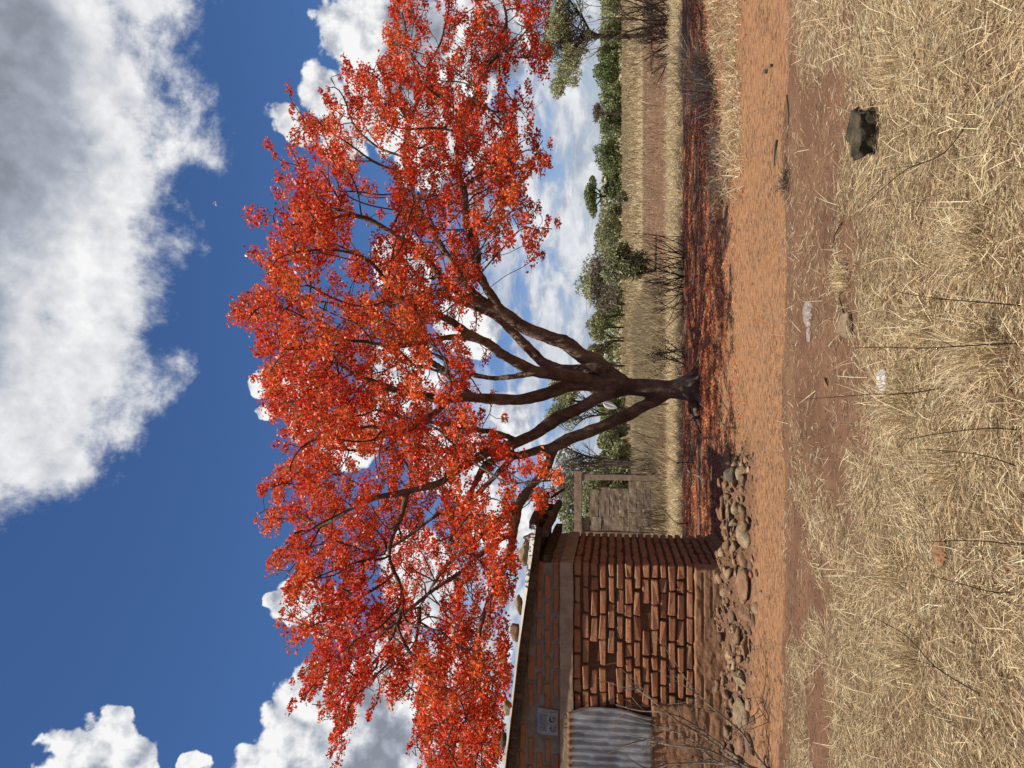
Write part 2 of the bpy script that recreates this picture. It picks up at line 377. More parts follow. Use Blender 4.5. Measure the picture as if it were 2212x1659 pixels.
# ------------------------------------------------------------------ ground sheet
def axis(lo, hi, step, far, grow=1.12):
    a = list(np.arange(lo, hi, step)); s = step; v = a[-1]
    while v < far: s *= grow; v += s; a.append(v)
    return a
xs = np.array(axis(0, 7.5, 0.062, 1500)); xs = np.concatenate([-xs[:0:-1], xs])
ys = np.array(axis(2.2, 13.5, 0.058, 3000, 1.03)); ys = np.concatenate([np.array([-60, -20, -8, -3, -1, 0.3, 1.3]), ys])
XX, YY = np.meshgrid(xs, ys)
HH = gh(XX, YY)
edge_ = 7.62 + 0.25 * (fbm(np.stack([XX * 1.1, XX * 0], -1), 4, 3) - 0.5) * 2 - 0.03 * XX + 0.55 * (fbm(np.stack([XX * 2.2, YY * 3.5], -1), 4, 13) - 0.5)
fe = 12.6 + 1.8 * (fbm(np.stack([XX * 0.5, XX * 0], -1), 3, 21) - 0.5) * 2 - 0.12 * np.clip(XX, 0, 9) + 0.4 * np.clip(-XX - 0.5, 0, 1)  # brighter track colour carried under the crown, painted in to lighten its shade
a_road_shade_lift = sst(edge_ - 0.06, edge_ + 0.12, YY) * sst(fe + 0.7, fe - 0.5, YY + 1.2 * (fbm(np.stack([XX * 1.6, YY * 3], -1), 4, 14) - .5)) * (1 - 0.9 * np.clip(mound(XX, YY) * 14, 0, 1))
pn_ = fbm(np.stack([XX * 0.8, YY * 1.2], -1), 4, 31)
def petal_dens(x, y):
    x = np.asarray(x, float); y = np.asarray(y, float)
    e = np.sqrt(((x - 0.9) / 8.2) ** 2 + ((y - 14.9) / 4.1) ** 2)
    cut = sst(19.2, 18.4, y + 0 * x)
    fr = sst(9.8 + 0.28 * np.clip(x, 0, 9), 12.8 + 0.28 * np.clip(x, 0, 9), y)
    return sst(1.15, 0.6, e) * cut * fr
a_petal = petal_dens(XX, YY) * sst(0.36, 0.6, pn_)
def straw_dens(x, y):
    p = np.stack([x, y], -1); n = fbm(p * 1.1, 4, 41); n2 = fbm(p * 3.0, 3, 47)
    e = 7.5
    d = sst(6.1, 5.2, y + 1.2 * (n - 0.5)) * 0.95                     # thick near the camera
    d = np.maximum(d, sst(7.55, 7.0, y + .6 * (n2 - .5)) * sst(-0.3, -1.3, x + 1.2 * (n - .5)) * 0.8)
    d = np.maximum(d, sst(7.5, 6.9, y + .6 * (n2 - .5)) * sst(2.2, 3.0, x + .8 * (n - .5)) * 0.7)
    d = np.maximum(d, sst(7.6, 7.4, y) * 0.07)
    d = d * (sst(0.30, 0.52, n) * (0.22 + 0.78 * sst(0.32, 0.52, n2)) * (1 - sst(5.6, 5.0, y)) + sst(5.6, 5.0, y) * (.45 + .55 * sst(.30, .48, n)) * (.6 + .4 * sst(.3, .5, n2)))
    d = d * (1 - 0.85 * np.exp(-((x + 0.05) / 0.5) ** 2 - ((y - 5.95) / 0.6) ** 2))
    r = sst(9.6, 10.2, y + 0.5 * x * 0) * sst(13.4, 12.4, y) * sst(2.2, 3.6, x) * 0.65 * sst(0.35, 0.55, n)
    far = sst(18.4, 18.9, y) * sst(24.5, 22.5, y)
    return np.maximum(np.maximum(d, r), far)
a_straw = straw_dens(XX, YY)
brown = sst(22.3, 23.3, YY) * sst(47, 43, YY) * sst(0.3, 3.5, XX - 0.05 * (YY - 22))
a_far = sst(24, 27, YY) * (1 - brown)
V = np.stack([XX, YY, HH], -1).reshape(-1, 3); nx = len(xs); ny = len(ys)
ii, jj = np.meshgrid(np.arange(nx - 1), np.arange(ny - 1)); b = (jj * nx + ii).ravel()
Fq = np.stack([b, b + 1, b + nx + 1, b + nx], -1)
gr = link('ground', mesh('ground', V, Fq, {'road_shade_lift': a_road_shade_lift.ravel(), 'petal': a_petal.ravel(), 'straw': np.clip(a_straw, 0, 1).ravel(), 'far': a_far.ravel()}, True), M_soil)
props(gr, kind='structure', label='bare red earth with a pale dirt track crossing it and dry straw near and far')
# ------------------------------------------------------------------ leaf / blade / stalk generators
def frames(n, zbias=0.0):
    a = rng.normal(size=(n, 3)); a[:, 2] *= (1 - zbias); a /= np.linalg.norm(a, axis=1)[:, None]
    b = rng.normal(size=(n, 3)); b -= a * np.sum(a * b, 1)[:, None]; b /= np.linalg.norm(b, axis=1)[:, None]
    return a, b
def leaves(Pt, size, aspect, col, zbias=0.0, bend=0.0):
    n = len(Pt); a, b = frames(n, zbias); s = np.broadcast_to(size, (n,))[:, None]
    h = np.cross(a, b); A = a * s * 0.5; B = b * s * 0.5 * aspect
    V = np.stack([Pt - A, Pt - B + h * s * bend, Pt + A, Pt + B + h * s * bend], 1).reshape(-1, 3)
    Fq = np.arange(n * 4).reshape(-1, 4)
    return V, Fq, np.repeat(col, 4, axis=0)
def stalks(B, az, lean, length, width, droop, col, tipfade=0.3):
    """thin blades: base B, azimuth, lean from upright, bent in two pieces with a pointed tip"""
    n = len(B); d = np.stack([np.cos(az) * np.sin(lean), np.sin(az) * np.sin(lean), np.cos(lean)], 1)
    l2 = lean + droop; d2 = np.stack([np.cos(az) * np.sin(l2), np.sin(az) * np.sin(l2), np.cos(l2)], 1)
    r = rng.normal(size=(n, 3)); sd_ = np.cross(d, r); sd_ /= np.linalg.norm(sd_, axis=1)[:, None] + 1e-9
    L_ = length[:, None]; W = (width * 0.5)[:, None] * sd_
    m1 = B + d * L_ * 0.5; t = m1 + d2 * L_ * 0.5
    V = np.stack([B - W, B + W, m1 + W, m1 - W, t + W * 0.25, t - W * 0.25], 1).reshape(-1, 3)
    o = np.arange(n)[:, None] * 6
    Fq = np.concatenate([o + np.array([[0, 1, 2, 3]]), o + np.array([[3, 2, 4, 5]])], 0)
    return V, Fq, np.repeat(col, 6, axis=0)
def pal(n, cols, wts=None, jit=0.15):
    cols = np.array(cols); k = rng.choice(len(cols), n, p=None if wts is None else np.array(wts) / sum(wts))
    return np.clip(cols[k] * (1 + rng.normal(0, jit, (n, 1))), 0, 1)
def stack(parts):
    Vs, Fs, Cs = [], [], []; o = 0
    for V, Fq, C in parts: Vs.append(V); Fs.append(Fq + o); Cs.append(C); o += len(V)
    return np.vstack(Vs), np.vstack(Fs), np.vstack(Cs)
def stuffobj(name, parts, mat, label=None, parent=None, cat=None):
    V, Fq, C = stack(parts)
    o = link(name, mesh(name, V, Fq, {'col': C}), mat, parent)
    o['kind'] = 'stuff'
    if label: o['label'] = label
    return o
def scatter(n, x0, x1, y0, y1, dens):
    x = rng.uniform(x0, x1, n); y = y0 + (y1 - y0) * rng.uniform(0, 1, n)
    k = rng.uniform(0, 1, n) < dens(x, y); x = x[k]; y = y[k]
    m_ = np.abs(x) < 0.62 * y + 1.3; x = x[m_]; y = y[m_]
    return np.stack([x, y, gh(x, y)], 1)
# ------------------------------------------------------------------ branching shrubs
def grow(mb, base, d, length, r, depth, rr, kids=3, spread=0.6, k=5, curl=0.25, upb=0.0, tips=None, col=None):
    base = np.array(base, float); d = np.array(d, float); d /= np.linalg.norm(d)
    n = 5 if depth > 0 else 4; pts = [base]; cur = d.copy()
    for i in range(n):
        cur = cur + np.array([rr.gauss(0, curl * .4), rr.gauss(0, curl * .4), rr.gauss(0, curl * .4) + upb * 0.15]); cur /= np.linalg.norm(cur)
        pts.append(pts[-1] + cur * length / n)
    rad = np.linspace(r, r * (0.55 if depth > 0 else 0.25), n + 1)
    tube(mb, pts, rad, k, col)
    if tips is not None and depth <= 1: tips.extend(pts[2:])
    if depth > 0:
        for c in range(kids):
            t = rr.uniform(0.35, 1.0); i = min(n, int(t * n)); q_ = np.array([rr.gauss(0, 1) for _ in range(3)]); q_ -= cur * np.dot(q_, cur); q_ /= np.linalg.norm(q_) + 1e-9
            nd = cur * math.cos(spread) + q_ * math.sin(spread) * rr.uniform(0.6, 1.2)
            grow(mb, pts[i], nd, length * rr.uniform(0.45, 0.75), rad[i] * 0.62, depth - 1, rr, kids, spread, max(3, k - 1), curl, upb, tips, col)
# ================================================================== THE FLAME TREE
TY = 15.2
def poly(pts): return [(P(px, py, Y), r) for px, py, Y, r in pts]
LIMBS = {
 'T': [(1516, 838, TY, .30), (1500, 841, TY, .235), (1475, 842, TY, .195), (1440, 841, TY, .175), (1400, 838, TY, .17), (1360, 835, TY, .18), (1325, 833, TY, .21), (1308, 830, TY, .19)],
 'A': [(1345, 826, TY, .14), (1316, 808, 15.15, .155), (1274, 775, 15.1, .15), (1214, 742, 15, .14), (1155, 715, 14.9, .13), (1095, 679, 14.7, .12), (1060, 662, 14.6, .11), (1006, 640, 14.3, .09), (952, 600, 14, .075), (917, 550, 13.8, .06), (860, 510, 13.5, .05), (790, 470, 13.3, .04)],
 'A2': [(1090, 677, 14.7, .09), (1055, 630, 14.4, .085), (1027, 578, 14.2, .08), (1030, 548, 14.1, .075), (1010, 480, 14, .07), (1005, 420, 13.9, .065), (985, 340, 13.8, .055), (1000, 270, 13.8, .045), (1035, 200, 13.8, .035), (1060, 120, 13.8, .03)],
 'A3': [(1060, 662, 14.6, .08), (1018, 629, 15.1, .075), (976, 563, 15.6, .065), (940, 510, 16, .055), (900, 440, 16.2, .045), (880, 360, 16.3, .035)],
 'B': [(1325, 822, 15.3, .14), (1274, 806, 15.5, .13), (1205, 798, 15.8, .115), (1170, 778, 16, .105), (1125, 733, 16.2, .095), (1095, 705, 16.3, .085), (1040, 670, 16.6, .07), (960, 640, 16.8, .055), (880, 600, 16.9, .04)],
 'C': [(1330, 832, 15.1, .13), (1280, 824, 14.9, .125), (1214, 811, 14.6, .115), (1155, 801, 14.3, .105), (1095, 773, 14, .095), (1051, 742, 13.6, .085), (1006, 718, 13.2, .075), (960, 690, 12.8, .06), (900, 660, 12.3, .05), (830, 620, 11.9, .04)],
 'D': [(1340, 836, 15.15, .14), (1290, 832, 15, .135), (1244, 835, 14.9, .125), (1185, 849, 14.7, .115), (1125, 862, 14.5, .11), (1066, 861, 14.3, .105), (1010, 858, 14, .095), (960, 862, 13.7, .08), (890, 850, 13.2, .06), (820, 830, 12.8, .05), (750, 800, 12.6, .04)],
 'D1': [(1030, 860, 14.1, .07), (1000, 840, 14.5, .07), (962, 801, 15, .065), (932, 780, 15.4, .06), (887, 736, 15.8, .055), (860, 710, 16, .05), (800, 680, 16.1, .042), (720, 655, 16.1, .035), (640, 650, 16, .028)],
 'D2': [(980, 861, 13.8, .06), (930, 900, 13.3, .055), (870, 930, 12.9, .045), (800, 920, 12.6, .035)],
 'E': [(1345, 840, TY, .13), (1316, 850, 15.1, .13), (1274, 870, 15, .125), (1214, 900, 14.8, .12), (1155, 932, 14.5, .115), (1095, 962, 14.2, .105), (1050, 979, 14, .095), (1000, 1005, 13.7, .08), (950, 1040, 13.4, .065), (880, 1060, 13.1, .055), (800, 1080, 12.9, .045), (740, 1110, 12.8, .035)],
 'E2': [(1080, 967, 14.1, .06), (1020, 960, 14.8, .055), (950, 975, 15.5, .05), (880, 960, 16, .04), (800, 980, 16.2, .03)],
 'F': [(1445, 850, TY, .10), (1425, 858, 15.15, .115), (1392, 875, 15.1, .115), (1369, 889, 15, .115), (1323, 909, 14.9, .115), (1276, 931, 14.8, .11), (1230, 952, 14.7, .11), (1200, 966, 14.65, .11), (1178, 974, 14.6, .10)],
 'F1': [(1195, 969, 14.6, .08), (1165, 971, 14.6, .08), (1125, 983, 14.4, .075), (1085, 989, 14.2, .07), (1050, 1005, 14, .065), (1030, 1040, 13.7, .055), (1000, 1100, 13.4, .045), (970, 1170, 13.2, .035)],
 'F2': [(1200, 966, 14.65, .08), (1186, 990, 14.6, .08), (1180, 1014, 14.5, .08), (1152, 1045, 14.4, .08), (1125, 1086, 14.3, .08), (1112, 1140, 14.2, .075), (1095, 1215, 14.1, .065), (1060, 1290, 14, .06), (1035, 1370, 13.9, .05), (1040, 1450, 13.9, .04), (1020, 1540, 13.9, .03)],
 'F3': [(1152, 1045, 14.4, .05), (1140, 1075, 14.8, .05), (1100, 1100, 15.2, .045), (1040, 1160, 15.6, .04), (960, 1230, 15.8, .035), (900, 1320, 15.8, .03)],
 'G1': [(1190, 800, 14.8, .07), (1150, 806, 15.0, .065), (1100, 813, 15.4, .06), (1045, 815, 15.7, .055), (1000, 802, 15.9, .05), (950, 772, 16, .042), (890, 740, 16, .034)],
 'G2': [(1135, 742, 16.1, .065), (1090, 700, 16.2, .06), (1035, 640, 16.4, .052), (985, 575, 16.5, .045), (945, 510, 16.6, .038), (920, 440, 16.6, .03)],
 'G3': [(1120, 953, 14.3, .065), (1070, 935, 13.8, .06), (1015, 925, 13.4, .05), (950, 915, 13.0, .042), (880, 905, 12.7, .034), (810, 885, 12.5, .028)],
 'G4': [(1035, 735, 13.5, .055), (985, 728, 13.1, .05), (930, 735, 12.7, .043), (870, 745, 12.4, .036), (790, 742, 12.1, .028)],
 'G5': [(1110, 985, 14.3, .055), (1060, 1040, 14.5, .05), (1010, 1080, 14.6, .045), (950, 1110, 14.7, .04), (880, 1160, 14.8, .034), (800, 1210, 14.8, .028)],
 'G6': [(1110, 1150, 14.2, .055), (1060, 1180, 14.0, .05), (1000, 1230, 13.8, .044), (930, 1280, 13.6, .038), (860, 1340, 13.5, .03), (790, 1400, 13.4, .024)],
 'E3': [(880, 1060, 13.1, .05), (860, 1130, 12.9, .045), (840, 1200, 12.8, .04), (870, 1290, 12.8, .035), (850, 1370, 12.8, .03), (800, 1440, 12.8, .025)],
}
def resample(pr, step):
    pts = np.array([p for p, r in pr]); rad = np.array([r for p, r in pr])
    # Catmull-Rom through the traced points
    n = len(pts); out = []; ro = []
    for i in range(n - 1):
        p0 = pts[max(i - 1, 0)]; p1 = pts[i]; p2 = pts[i + 1]; p3 = pts[min(i + 2, n - 1)]
        k = max(2, int(np.linalg.norm(p2 - p1) / step))
        for j in range(k):
            t = j / k
            out.append(0.5 * ((2 * p1) + (-p0 + p2) * t + (2 * p0 - 5 * p1 + 4 * p2 - p3) * t * t + (-p0 + 3 * p1 - 3 * p2 + p3) * t ** 3))
            ro.append(rad[i] * (1 - t) + rad[i + 1] * t)
    out.append(pts[-1]); ro.append(rad[-1]); return np.array(out), np.array(ro)
trunk_mb = MB(); nodes = []; nrad = []; noded = []
for key, pl_ in LIMBS.items():
    pts, rad = resample(poly(pl_), 0.14)
    wob = np.stack([fbm(np.stack([np.arange(len(pts)) * 0.35, np.full(len(pts), ord(key[0]) + 7 * k_ + len(key))], -1), 2, 3) - 0.5 for k_ in range(3)], 1)
    if key != 'T': pts = pts + wob * rad[:, None] * 0.9
    rad = rad * (0.94 + 0.16 * fbm(np.stack([np.arange(len(pts)) * 0.6, np.full(len(pts), 3.3)], -1), 2, ord(key[0])))
    tube(trunk_mb, pts, rad, 12)
    if key != 'T':
        lo = 6 if len(key) == 1 else 0
        for p_, r_ in list(zip(pts, rad))[lo::2]: nodes.append(p_); nrad.append(r_)
# root flare and surface roots
base = P(1512, 838, TY); base[2] = float(gh(base[0], base[1]))
for az, ln, r_ in ((-0.2, 0.55, .15), (-1.1, 0.5, .14), (-2.0, .65, .15), (-2.9, 0.9, .13), (2.6, 0.8, .12), (1.2, .5, .14), (0.4, 0.5, .13)):
    dx, dy = math.cos(az), math.sin(az)
    pts = [base + np.array([dx * .03, dy * .03, .50]), base + np.array([dx * .12, dy * .12, .24]), base + np.array([dx * .27, dy * .27, .08]), base + np.array([dx * (.2 + ln * .5), dy * (.2 + ln * .5), 0.0]), base + np.array([dx * (.2 + ln), dy * (.2 + ln), -.07])]
    pp, rr_ = resample([(p_, r_ * f_) for p_, f_ in zip(pts, (.9, .85, .6, .42, .3))], .08); tube(trunk_mb, pp, rr_, 8)
tree = thing('flame_tree', base, 'tall spreading tree in red-orange blossom, thick bare limbs fanning from one dark trunk', 'tree')
tme = trunk_mb.me('trunk')
to = link('trunk', tme, M_bark)
rm = to.modifiers.new('join', 'REMESH'); rm.mode = 'VOXEL'; rm.voxel_size = 0.028; rm.use_smooth_shade = True
sm = to.modifiers.new('soft', 'SMOOTH'); sm.iterations = 3; sm.factor = 0.5
dg = bpy.context.evaluated_depsgraph_get(); ev = to.evaluated_get(dg); nm = bpy.data.meshes.new_from_object(ev)
to.modifiers.clear(); to.data = nm; nm.name = 'trunk'
if not nm.materials: nm.materials.append(M_bark)
co = np.empty(len(nm.vertices) * 3, np.float32); nm.vertices.foreach_get('co', co); co = co.reshape(-1, 3)
no = np.empty(len(nm.vertices) * 3, np.float32); nm.vertices.foreach_get('normal', no); no = no.reshape(-1, 3)
dsp = (fbm(co * np.array([14, 14, 4.0]), 3, 39) - 0.5) * 0.022 + (fbm(co * np.array([6, 6, 2.2]), 4, 9) - 0.5) * 0.045 + (fbm(co * 2.0, 2, 19) - 0.5) * 0.03
nm.vertices.foreach_set('co', (co + no * dsp[:, None]).ravel()); nm.update()
to.parent = tree; to.matrix_parent_inverse = Matrix.Translation([-float(v) for v in base])
def under(o, t_): o.parent = t_; o.matrix_parent_inverse = Matrix.Translation([-float(v) for v in t_.location]); return o
# crown outline, traced
OUT = [(905, -160), (870, -60), (850, 0), (838, 60), (832, 130), (800, 150), (745, 140), (720, 175), (705, 210), (690, 270), (650, 262), (622, 320), (592, 340), (565, 395), (545, 450), (548, 495), (600, 505), (575, 560),
       (560, 610), (500, 640), (500, 690), (560, 700), (560, 760), (580, 830), (578, 885), (610, 895), (640, 930), (655, 960), (625, 1000), (592, 1015), (600, 1060), (575, 1130), (600, 1165), (590, 1215), (640, 1240), (625, 1300), (605, 1330), (630, 1365), (680, 1390), (640, 1470), (640, 1495), (700, 1490),
       (715, 1520), (712, 1630), (740, 1640), (765, 1540), (790, 1480), (815, 1450), (820, 1520), (860, 1520), (880, 1470), (900, 1550), (905, 1650), (915, 1900), (1075, 1900), (1085, 1600), (1095, 1450), (1095, 1330), (1108, 1240), (1125, 1160), (1130, 1100),
       (1180, 1085), (1232, 1050), (1228, 1010), (1175, 1005), (1130, 1000), (1115, 960), (1140, 930), (1150, 870), (1120, 830), (1150, 760), (1222, 745), (1225, 700), (1190, 640), (1186, 560), (1170, 540), (1185, 470), (1160, 440), (1150, 390), (1190, 345), (1190, 310), (1150, 280), (1160, 220),
       (1205, 175), (1195, 90), (1180, 0), (1170, -160)]
OUTa = np.array(OUT, float)
def inside(px, py, poly_):
    c = np.zeros(px.shape, bool); n = len(poly_); j = n - 1
    for i in range(n):
        xi, yi = poly_[i]; xj, yj = poly_[j]
        cond = ((yi > py) != (yj > py)) & (px < (xj - xi) * (py - yi) / (yj - yi + 1e-12) + xi)
        c ^= cond; j = i
    return c
N = 90000
px = rng.uniform(490, 1240, N); py = rng.uniform(-160, 1820, N); Yc = rng.uniform(9.6, 18.4, N)
r_ = (CY - py) / F; t_ = (CX - px) / F; dy_ = CT - t_ * ST; s_ = Yc / dy_
Q = np.stack([r_ * s_, Yc, CAMH + (ST + t_ * CT) * s_], 1)
wn_ = (fbm(np.stack([px, py], -1) / 26.0, 3, 5) - .5) * 170; wm_ = (fbm(np.stack([px, py], -1) / 26.0 + 50, 3, 6) - .5) * 120
ok = inside(px, py, OUTa) & inside(px + wn_, py + wm_, OUTa)
ex = (Q[:, 0] - 0.1) / 10.2; fr_ = 9.9 + 0.66 * np.clip(Q[:, 0] - 1.5, 0, 9); bk_ = 18.4; ey = (Q[:, 1] - (fr_ + bk_) / 2) / ((bk_ - fr_) / 2); rho = np.sqrt(ex ** 2 + ey ** 2)
ok &= rho < 1
dome = 2.6 + 6.6 * np.sqrt(np.clip(1 - 0.85 * rho ** 2, 0, 1)); under_ = 1.9 + 2.6 * np.clip(1 - rho ** 2, 0, 1)
ok &= (Q[:, 2] < dome) & (Q[:, 2] > under_ * 0.85)
shell = (Q[:, 2] - under_) / (dome - under_ + 1e-6)
keep = 0.30 + 0.7 * sst(0.35, 0.85, np.maximum(shell, rho ** 1.5))
gap = fbm(Q * np.array([0.95, 0.95, 1.9]), 3, 77)
keep *= sst(0.495, 0.545, gap) * sst(0.36, 0.46, fbm(Q * np.array([0.42, 0.42, 0.8]) + 31, 2, 79))
cen = sst(1010, 1075, px) * sst(520, 620, py) * sst(990, 920, py); keep *= 1 - 0.90 * cen
keep *= 1 - 0.55 * sst(1075, 1140, px)
keep *= 1 - 0.72 * sst(880, 1010, px) * sst(560, 640, py) * sst(960, 880, py)
ok &= rng.uniform(0, 1, N) < keep
Q = Q[ok]; order = rng.permutation(len(Q)); Q = Q[order]
MIN = 0.31; cell = {}; sel = []
for i, p_ in enumerate(Q):
    k_ = tuple((p_ / MIN).astype(int)); bad = False
    for a in (-1, 0, 1):
        for b_ in (-1, 0, 1):
            for c_ in (-1, 0, 1):
                for j in cell.get((k_[0] + a, k_[1] + b_, k_[2] + c_), ()):
                    if np.sum((Q[j] - p_) ** 2) < MIN * MIN: bad = True
    if not bad: cell.setdefault(k_, []).append(i); sel.append(i)
    if len(sel) >= 5200: break
ATT = Q[sel]
# single sprigs that stick out of the outline
SPR = [(625, 195, 13.8), (632, 225, 13.8), (505, 660, 13.5), (515, 685, 13.5), (525, 650, 13.5), (550, 545, 13.6), (540, 550, 13.6), (580, 1050, 13), (578, 1140, 13), (585, 1212, 12.8), (714, 1625, 12.8), (725, 1600, 12.8), (740, 1560, 12.8), (728, 1580, 12.8),
       (618, 965, 13.4), (612, 1320, 13), (600, 1345, 13)]
nmain = len(ATT); ext = [P(*s_) for s_ in SPR]
apx, apy = project(ATT)
rim = [i for i in range(nmain) if (590 < apx[i] < 760 and not inside(apx[i:i + 1] - 45, apy[i:i + 1], OUTa)[0]) or (apy[i] > 1380 and not inside(apx[i:i + 1], apy[i:i + 1] + 55, OUTa)[0]) or (apx[i] > 1060 and not inside(apx[i:i + 1] + 40, apy[i:i + 1], OUTa)[0] and (apy[i] < 520 or apy[i] > 1000))]
for i in R0.sample(rim, min(len(rim), 85)):
    d = ATT[i] - np.array([0.0, 14.3, 4.2]); d /= np.linalg.norm(d); d = d + np.array([R0.gauss(0, .35), R0.gauss(0, .35), R0.gauss(.1, .3)]); d /= np.linalg.norm(d)
    for k_ in range(R0.randint(1, 2)): ext.append(ATT[i] + d * (.24 + .20 * k_) + np.array([R0.gauss(0, .03) for _ in range(3)]))
ATT = np.vstack([ATT, np.array(ext)])
# branches grow from the limbs toward the blossom places
nodes = list(nodes); n0 = len(nodes); NP = np.array(nodes); parent = [-1] * n0
att = ATT.copy(); near_i = np.zeros(len(att), int); near_d = np.full(len(att), 1e9)
def upd(lo, hi):
    global near_i, near_d
    for a in range(lo, hi, 400):
        blk = NP[a:min(hi, a + 400)]; d2 = ((att[:, None, :] - blk[None]) ** 2).sum(-1); k_ = d2.argmin(1); dm = d2[np.arange(len(att)), k_]
        b_ = dm < near_d; near_d[b_] = dm[b_]; near_i[b_] = k_[b_] + a
upd(0, n0); alive = np.ones(len(att), bool); STEP = 0.19; KILL = 0.20 ** 2
pj = rng.normal(0, 0.22, (20000, 3)); seen = {}
for it in range(90):
    act = np.where(alive)[0]
    if len(act) < 5: break
    acc = {}
    for i in act: acc.setdefault(near_i[i], []).append(i)
    new = []
    for nd, lst in acc.items():
        c_ = seen.get(nd, 0)
        if c_ > 3: 
            for i in lst[:1]: alive[i] = False
            continue
        v = att[lst] - NP[nd]; v /= np.linalg.norm(v, axis=1)[:, None] + 1e-9; g = v.sum(0)
        g = g / (np.linalg.norm(g) + 1e-9) + pj[(len(parent) + len(new)) % 20000]; 
        if parent[nd] >= 0:
            t0 = NP[nd] - NP[parent[nd]]; g = g + 0.45 * t0 / np.linalg.norm(t0)
        g /= np.linalg.norm(g); new.append((nd, NP[nd] + g * STEP)); seen[nd] = c_ + 1
    if not new: break
    lo = len(NP); NP = np.vstack([NP, np.array([n_[1] for n_ in new])]); parent += [n_[0] for n_ in new]
    upd(lo, len(NP)); alive &= near_d > KILL
print('branch nodes', len(NP), 'attractors', len(att), 'left', int(alive.sum()))
okA = near_d < 0.34 ** 2; nmain = int(okA[:nmain].sum()); ATT = ATT[okA]; near_i = near_i[okA]; near_d = near_d[okA]
nn_ = len(NP); rad = np.zeros(nn_); kids = [[] for _ in range(nn_)]
for i in range(n0, nn_): kids[parent[i]].append(i)
for i in range(nn_ - 1, n0 - 1, -1):
    rad[i] = max(0.008, (sum(rad[c] ** 2.2 for c in kids[i])) ** (1 / 2.2) if kids[i] else 0.008)
bmb = MB(); done = set()
for i in range(nn_):
    for c in kids[i]:
        if i >= n0 and c == max(kids[i], key=lambda q_: rad[q_]): continue
        ch = [i, c]
        while kids[ch[-1]]: ch.append(max(kids[ch[-1]], key=lambda q_: rad[q_]))
        pts = NP[ch]; rr_ = np.array([rad[c]] + [rad[k_] for k_ in ch[1:]]); rr_ = np.minimum(rr_, 0.065)
        if len(pts) > 3:
            pts = pts.copy(); pts[1:-1] = pts[1:-1] * 0.5 + (pts[:-2] + pts[2:]) * 0.25
        tube(bmb, pts, rr_, 6 if rr_[0] > .03 else 4, cap=False)
bo = link('branches', bmb.me('branches', True), M_twig); bo['kind'] = 'stuff'; under(bo, tree)
# blossom: flattened loose heads of petals round every twig end
na = len(ATT); hs = rng.uniform(0.62, 1.2, na); hs[nmain:] = rng.uniform(.42, .62, na - nmain)
cnt = (rng.integers(80, 150, na) * np.clip(hs, .35, 1.2) ** 1.6).astype(int); tot = int(cnt.sum()); idx = np.repeat(np.arange(na), cnt)
dirn = ATT - NP[near_i]; dirn += (ATT - np.array([0, 14.5, 3.0])) * 0.05; dirn[:, 2] *= 0.4; dirn /= np.linalg.norm(dirn, axis=1)[:, None] + 1e-9
u_ = rng.normal(size=(tot, 3)); u_ /= np.linalg.norm(u_, axis=1)[:, None]; rr_ = rng.uniform(0.25, 1, tot) ** 0.6
off = u_ * rr_[:, None] * np.array([0.175, 0.175, 0.115]) * hs[idx][:, None] + dirn[idx] * (np.clip(rng.normal(0, 0.08, tot), -.18, .18) * hs[idx])[:, None]
Pf = ATT[idx] + off
hue = (fbm(ATT * 0.9, 3, 55) + rng.normal(0, .07, na))[idx] + rng.normal(0, 0.07, tot)
cr = np.array([0.66, 0.045, 0.018]); re = np.array([0.86, 0.100, 0.032]); orr = np.array([0.92, 0.19, 0.052])
tt = np.clip((hue - 0.33) / 0.34, 0, 1)[:, None]
col = np.where(tt < 0.5, cr + (re - cr) * tt * 2, re + (orr - re) * (tt * 2 - 1))
col = col * rng.uniform(0.75, 1.15, (tot, 1)); ol = (rng.uniform(0, 1, tot) < 0.19)
col[ol] = np.array([0.24, 0.17, 0.035]) * rng.uniform(0.6, 1.3, (ol.sum(), 1))
wh = (rng.uniform(0, 1, tot) < 0.007); col[wh] = (0.9, 0.72, 0.62)  # pale flecks: white petal streaks, and glints painted into the colour
sz = rng.uniform(0.040, 0.080, tot); sz[ol] *= 0.75
parts = [leaves(Pf, sz, 0.62, np.clip(col, 0, 1), 0.2, 0.22)]
bl = stuffobj('blossom', parts, M_petal, parent=None); under(bl, tree)
# a few feathery green leaves among the blossom
k_ = rng.choice(nmain, 420); lp = []; lc = []
for i in k_:
    c0 = ATT[i] + rng.normal(0, 0.05, 3); a = rng.normal(size=3); a[2] *= .3; a /= np.linalg.norm(a); s0 = np.cross(a, (0, 0, 1.0)); s0 /= np.linalg.norm(s0)
    for j in range(14):
        for sg in (-1, 1): lp.append(c0 + a * (j / 14 * 0.30) + s0 * sg * 0.022 - np.array([0, 0, (j / 14) ** 2 * .06]))
lp = np.array(lp); lf = stuffobj('feathery_leaves', [leaves(lp, 0.034, 0.35, pal(len(lp), [(0.10, 0.15, 0.045), (0.16, 0.19, 0.06)]), 0.3)], M_leaf); under(lf, tree)
# ================================================================== MUD-BRICK BUILDING
WY = 10.38; XR = -2.41; XL = -6.4
def zw(px_): return float(P(px_, 1300, WY)[2])
def xw(py_, px_=1350): return float(P(px_, py_, WY)[0])
hut = thing('mud_brick_hut', (-4.0, WY, 0), 'small flat-roofed hut of rough red mud bricks with a sheet of tin over its opening', 'hut')
def H(name, me, mat, **k):
    o = link(name, me, mat, **k)
    if o.parent is None: under(o, hut)
    return o
ZB0, ZB1 = zw(1238), zw(1210)           # ring beam
ZPL = zw(1500)                          # top of the mud-covered foot
def zroof(x): return 2.66 + (-1.87 - x) * 0.118
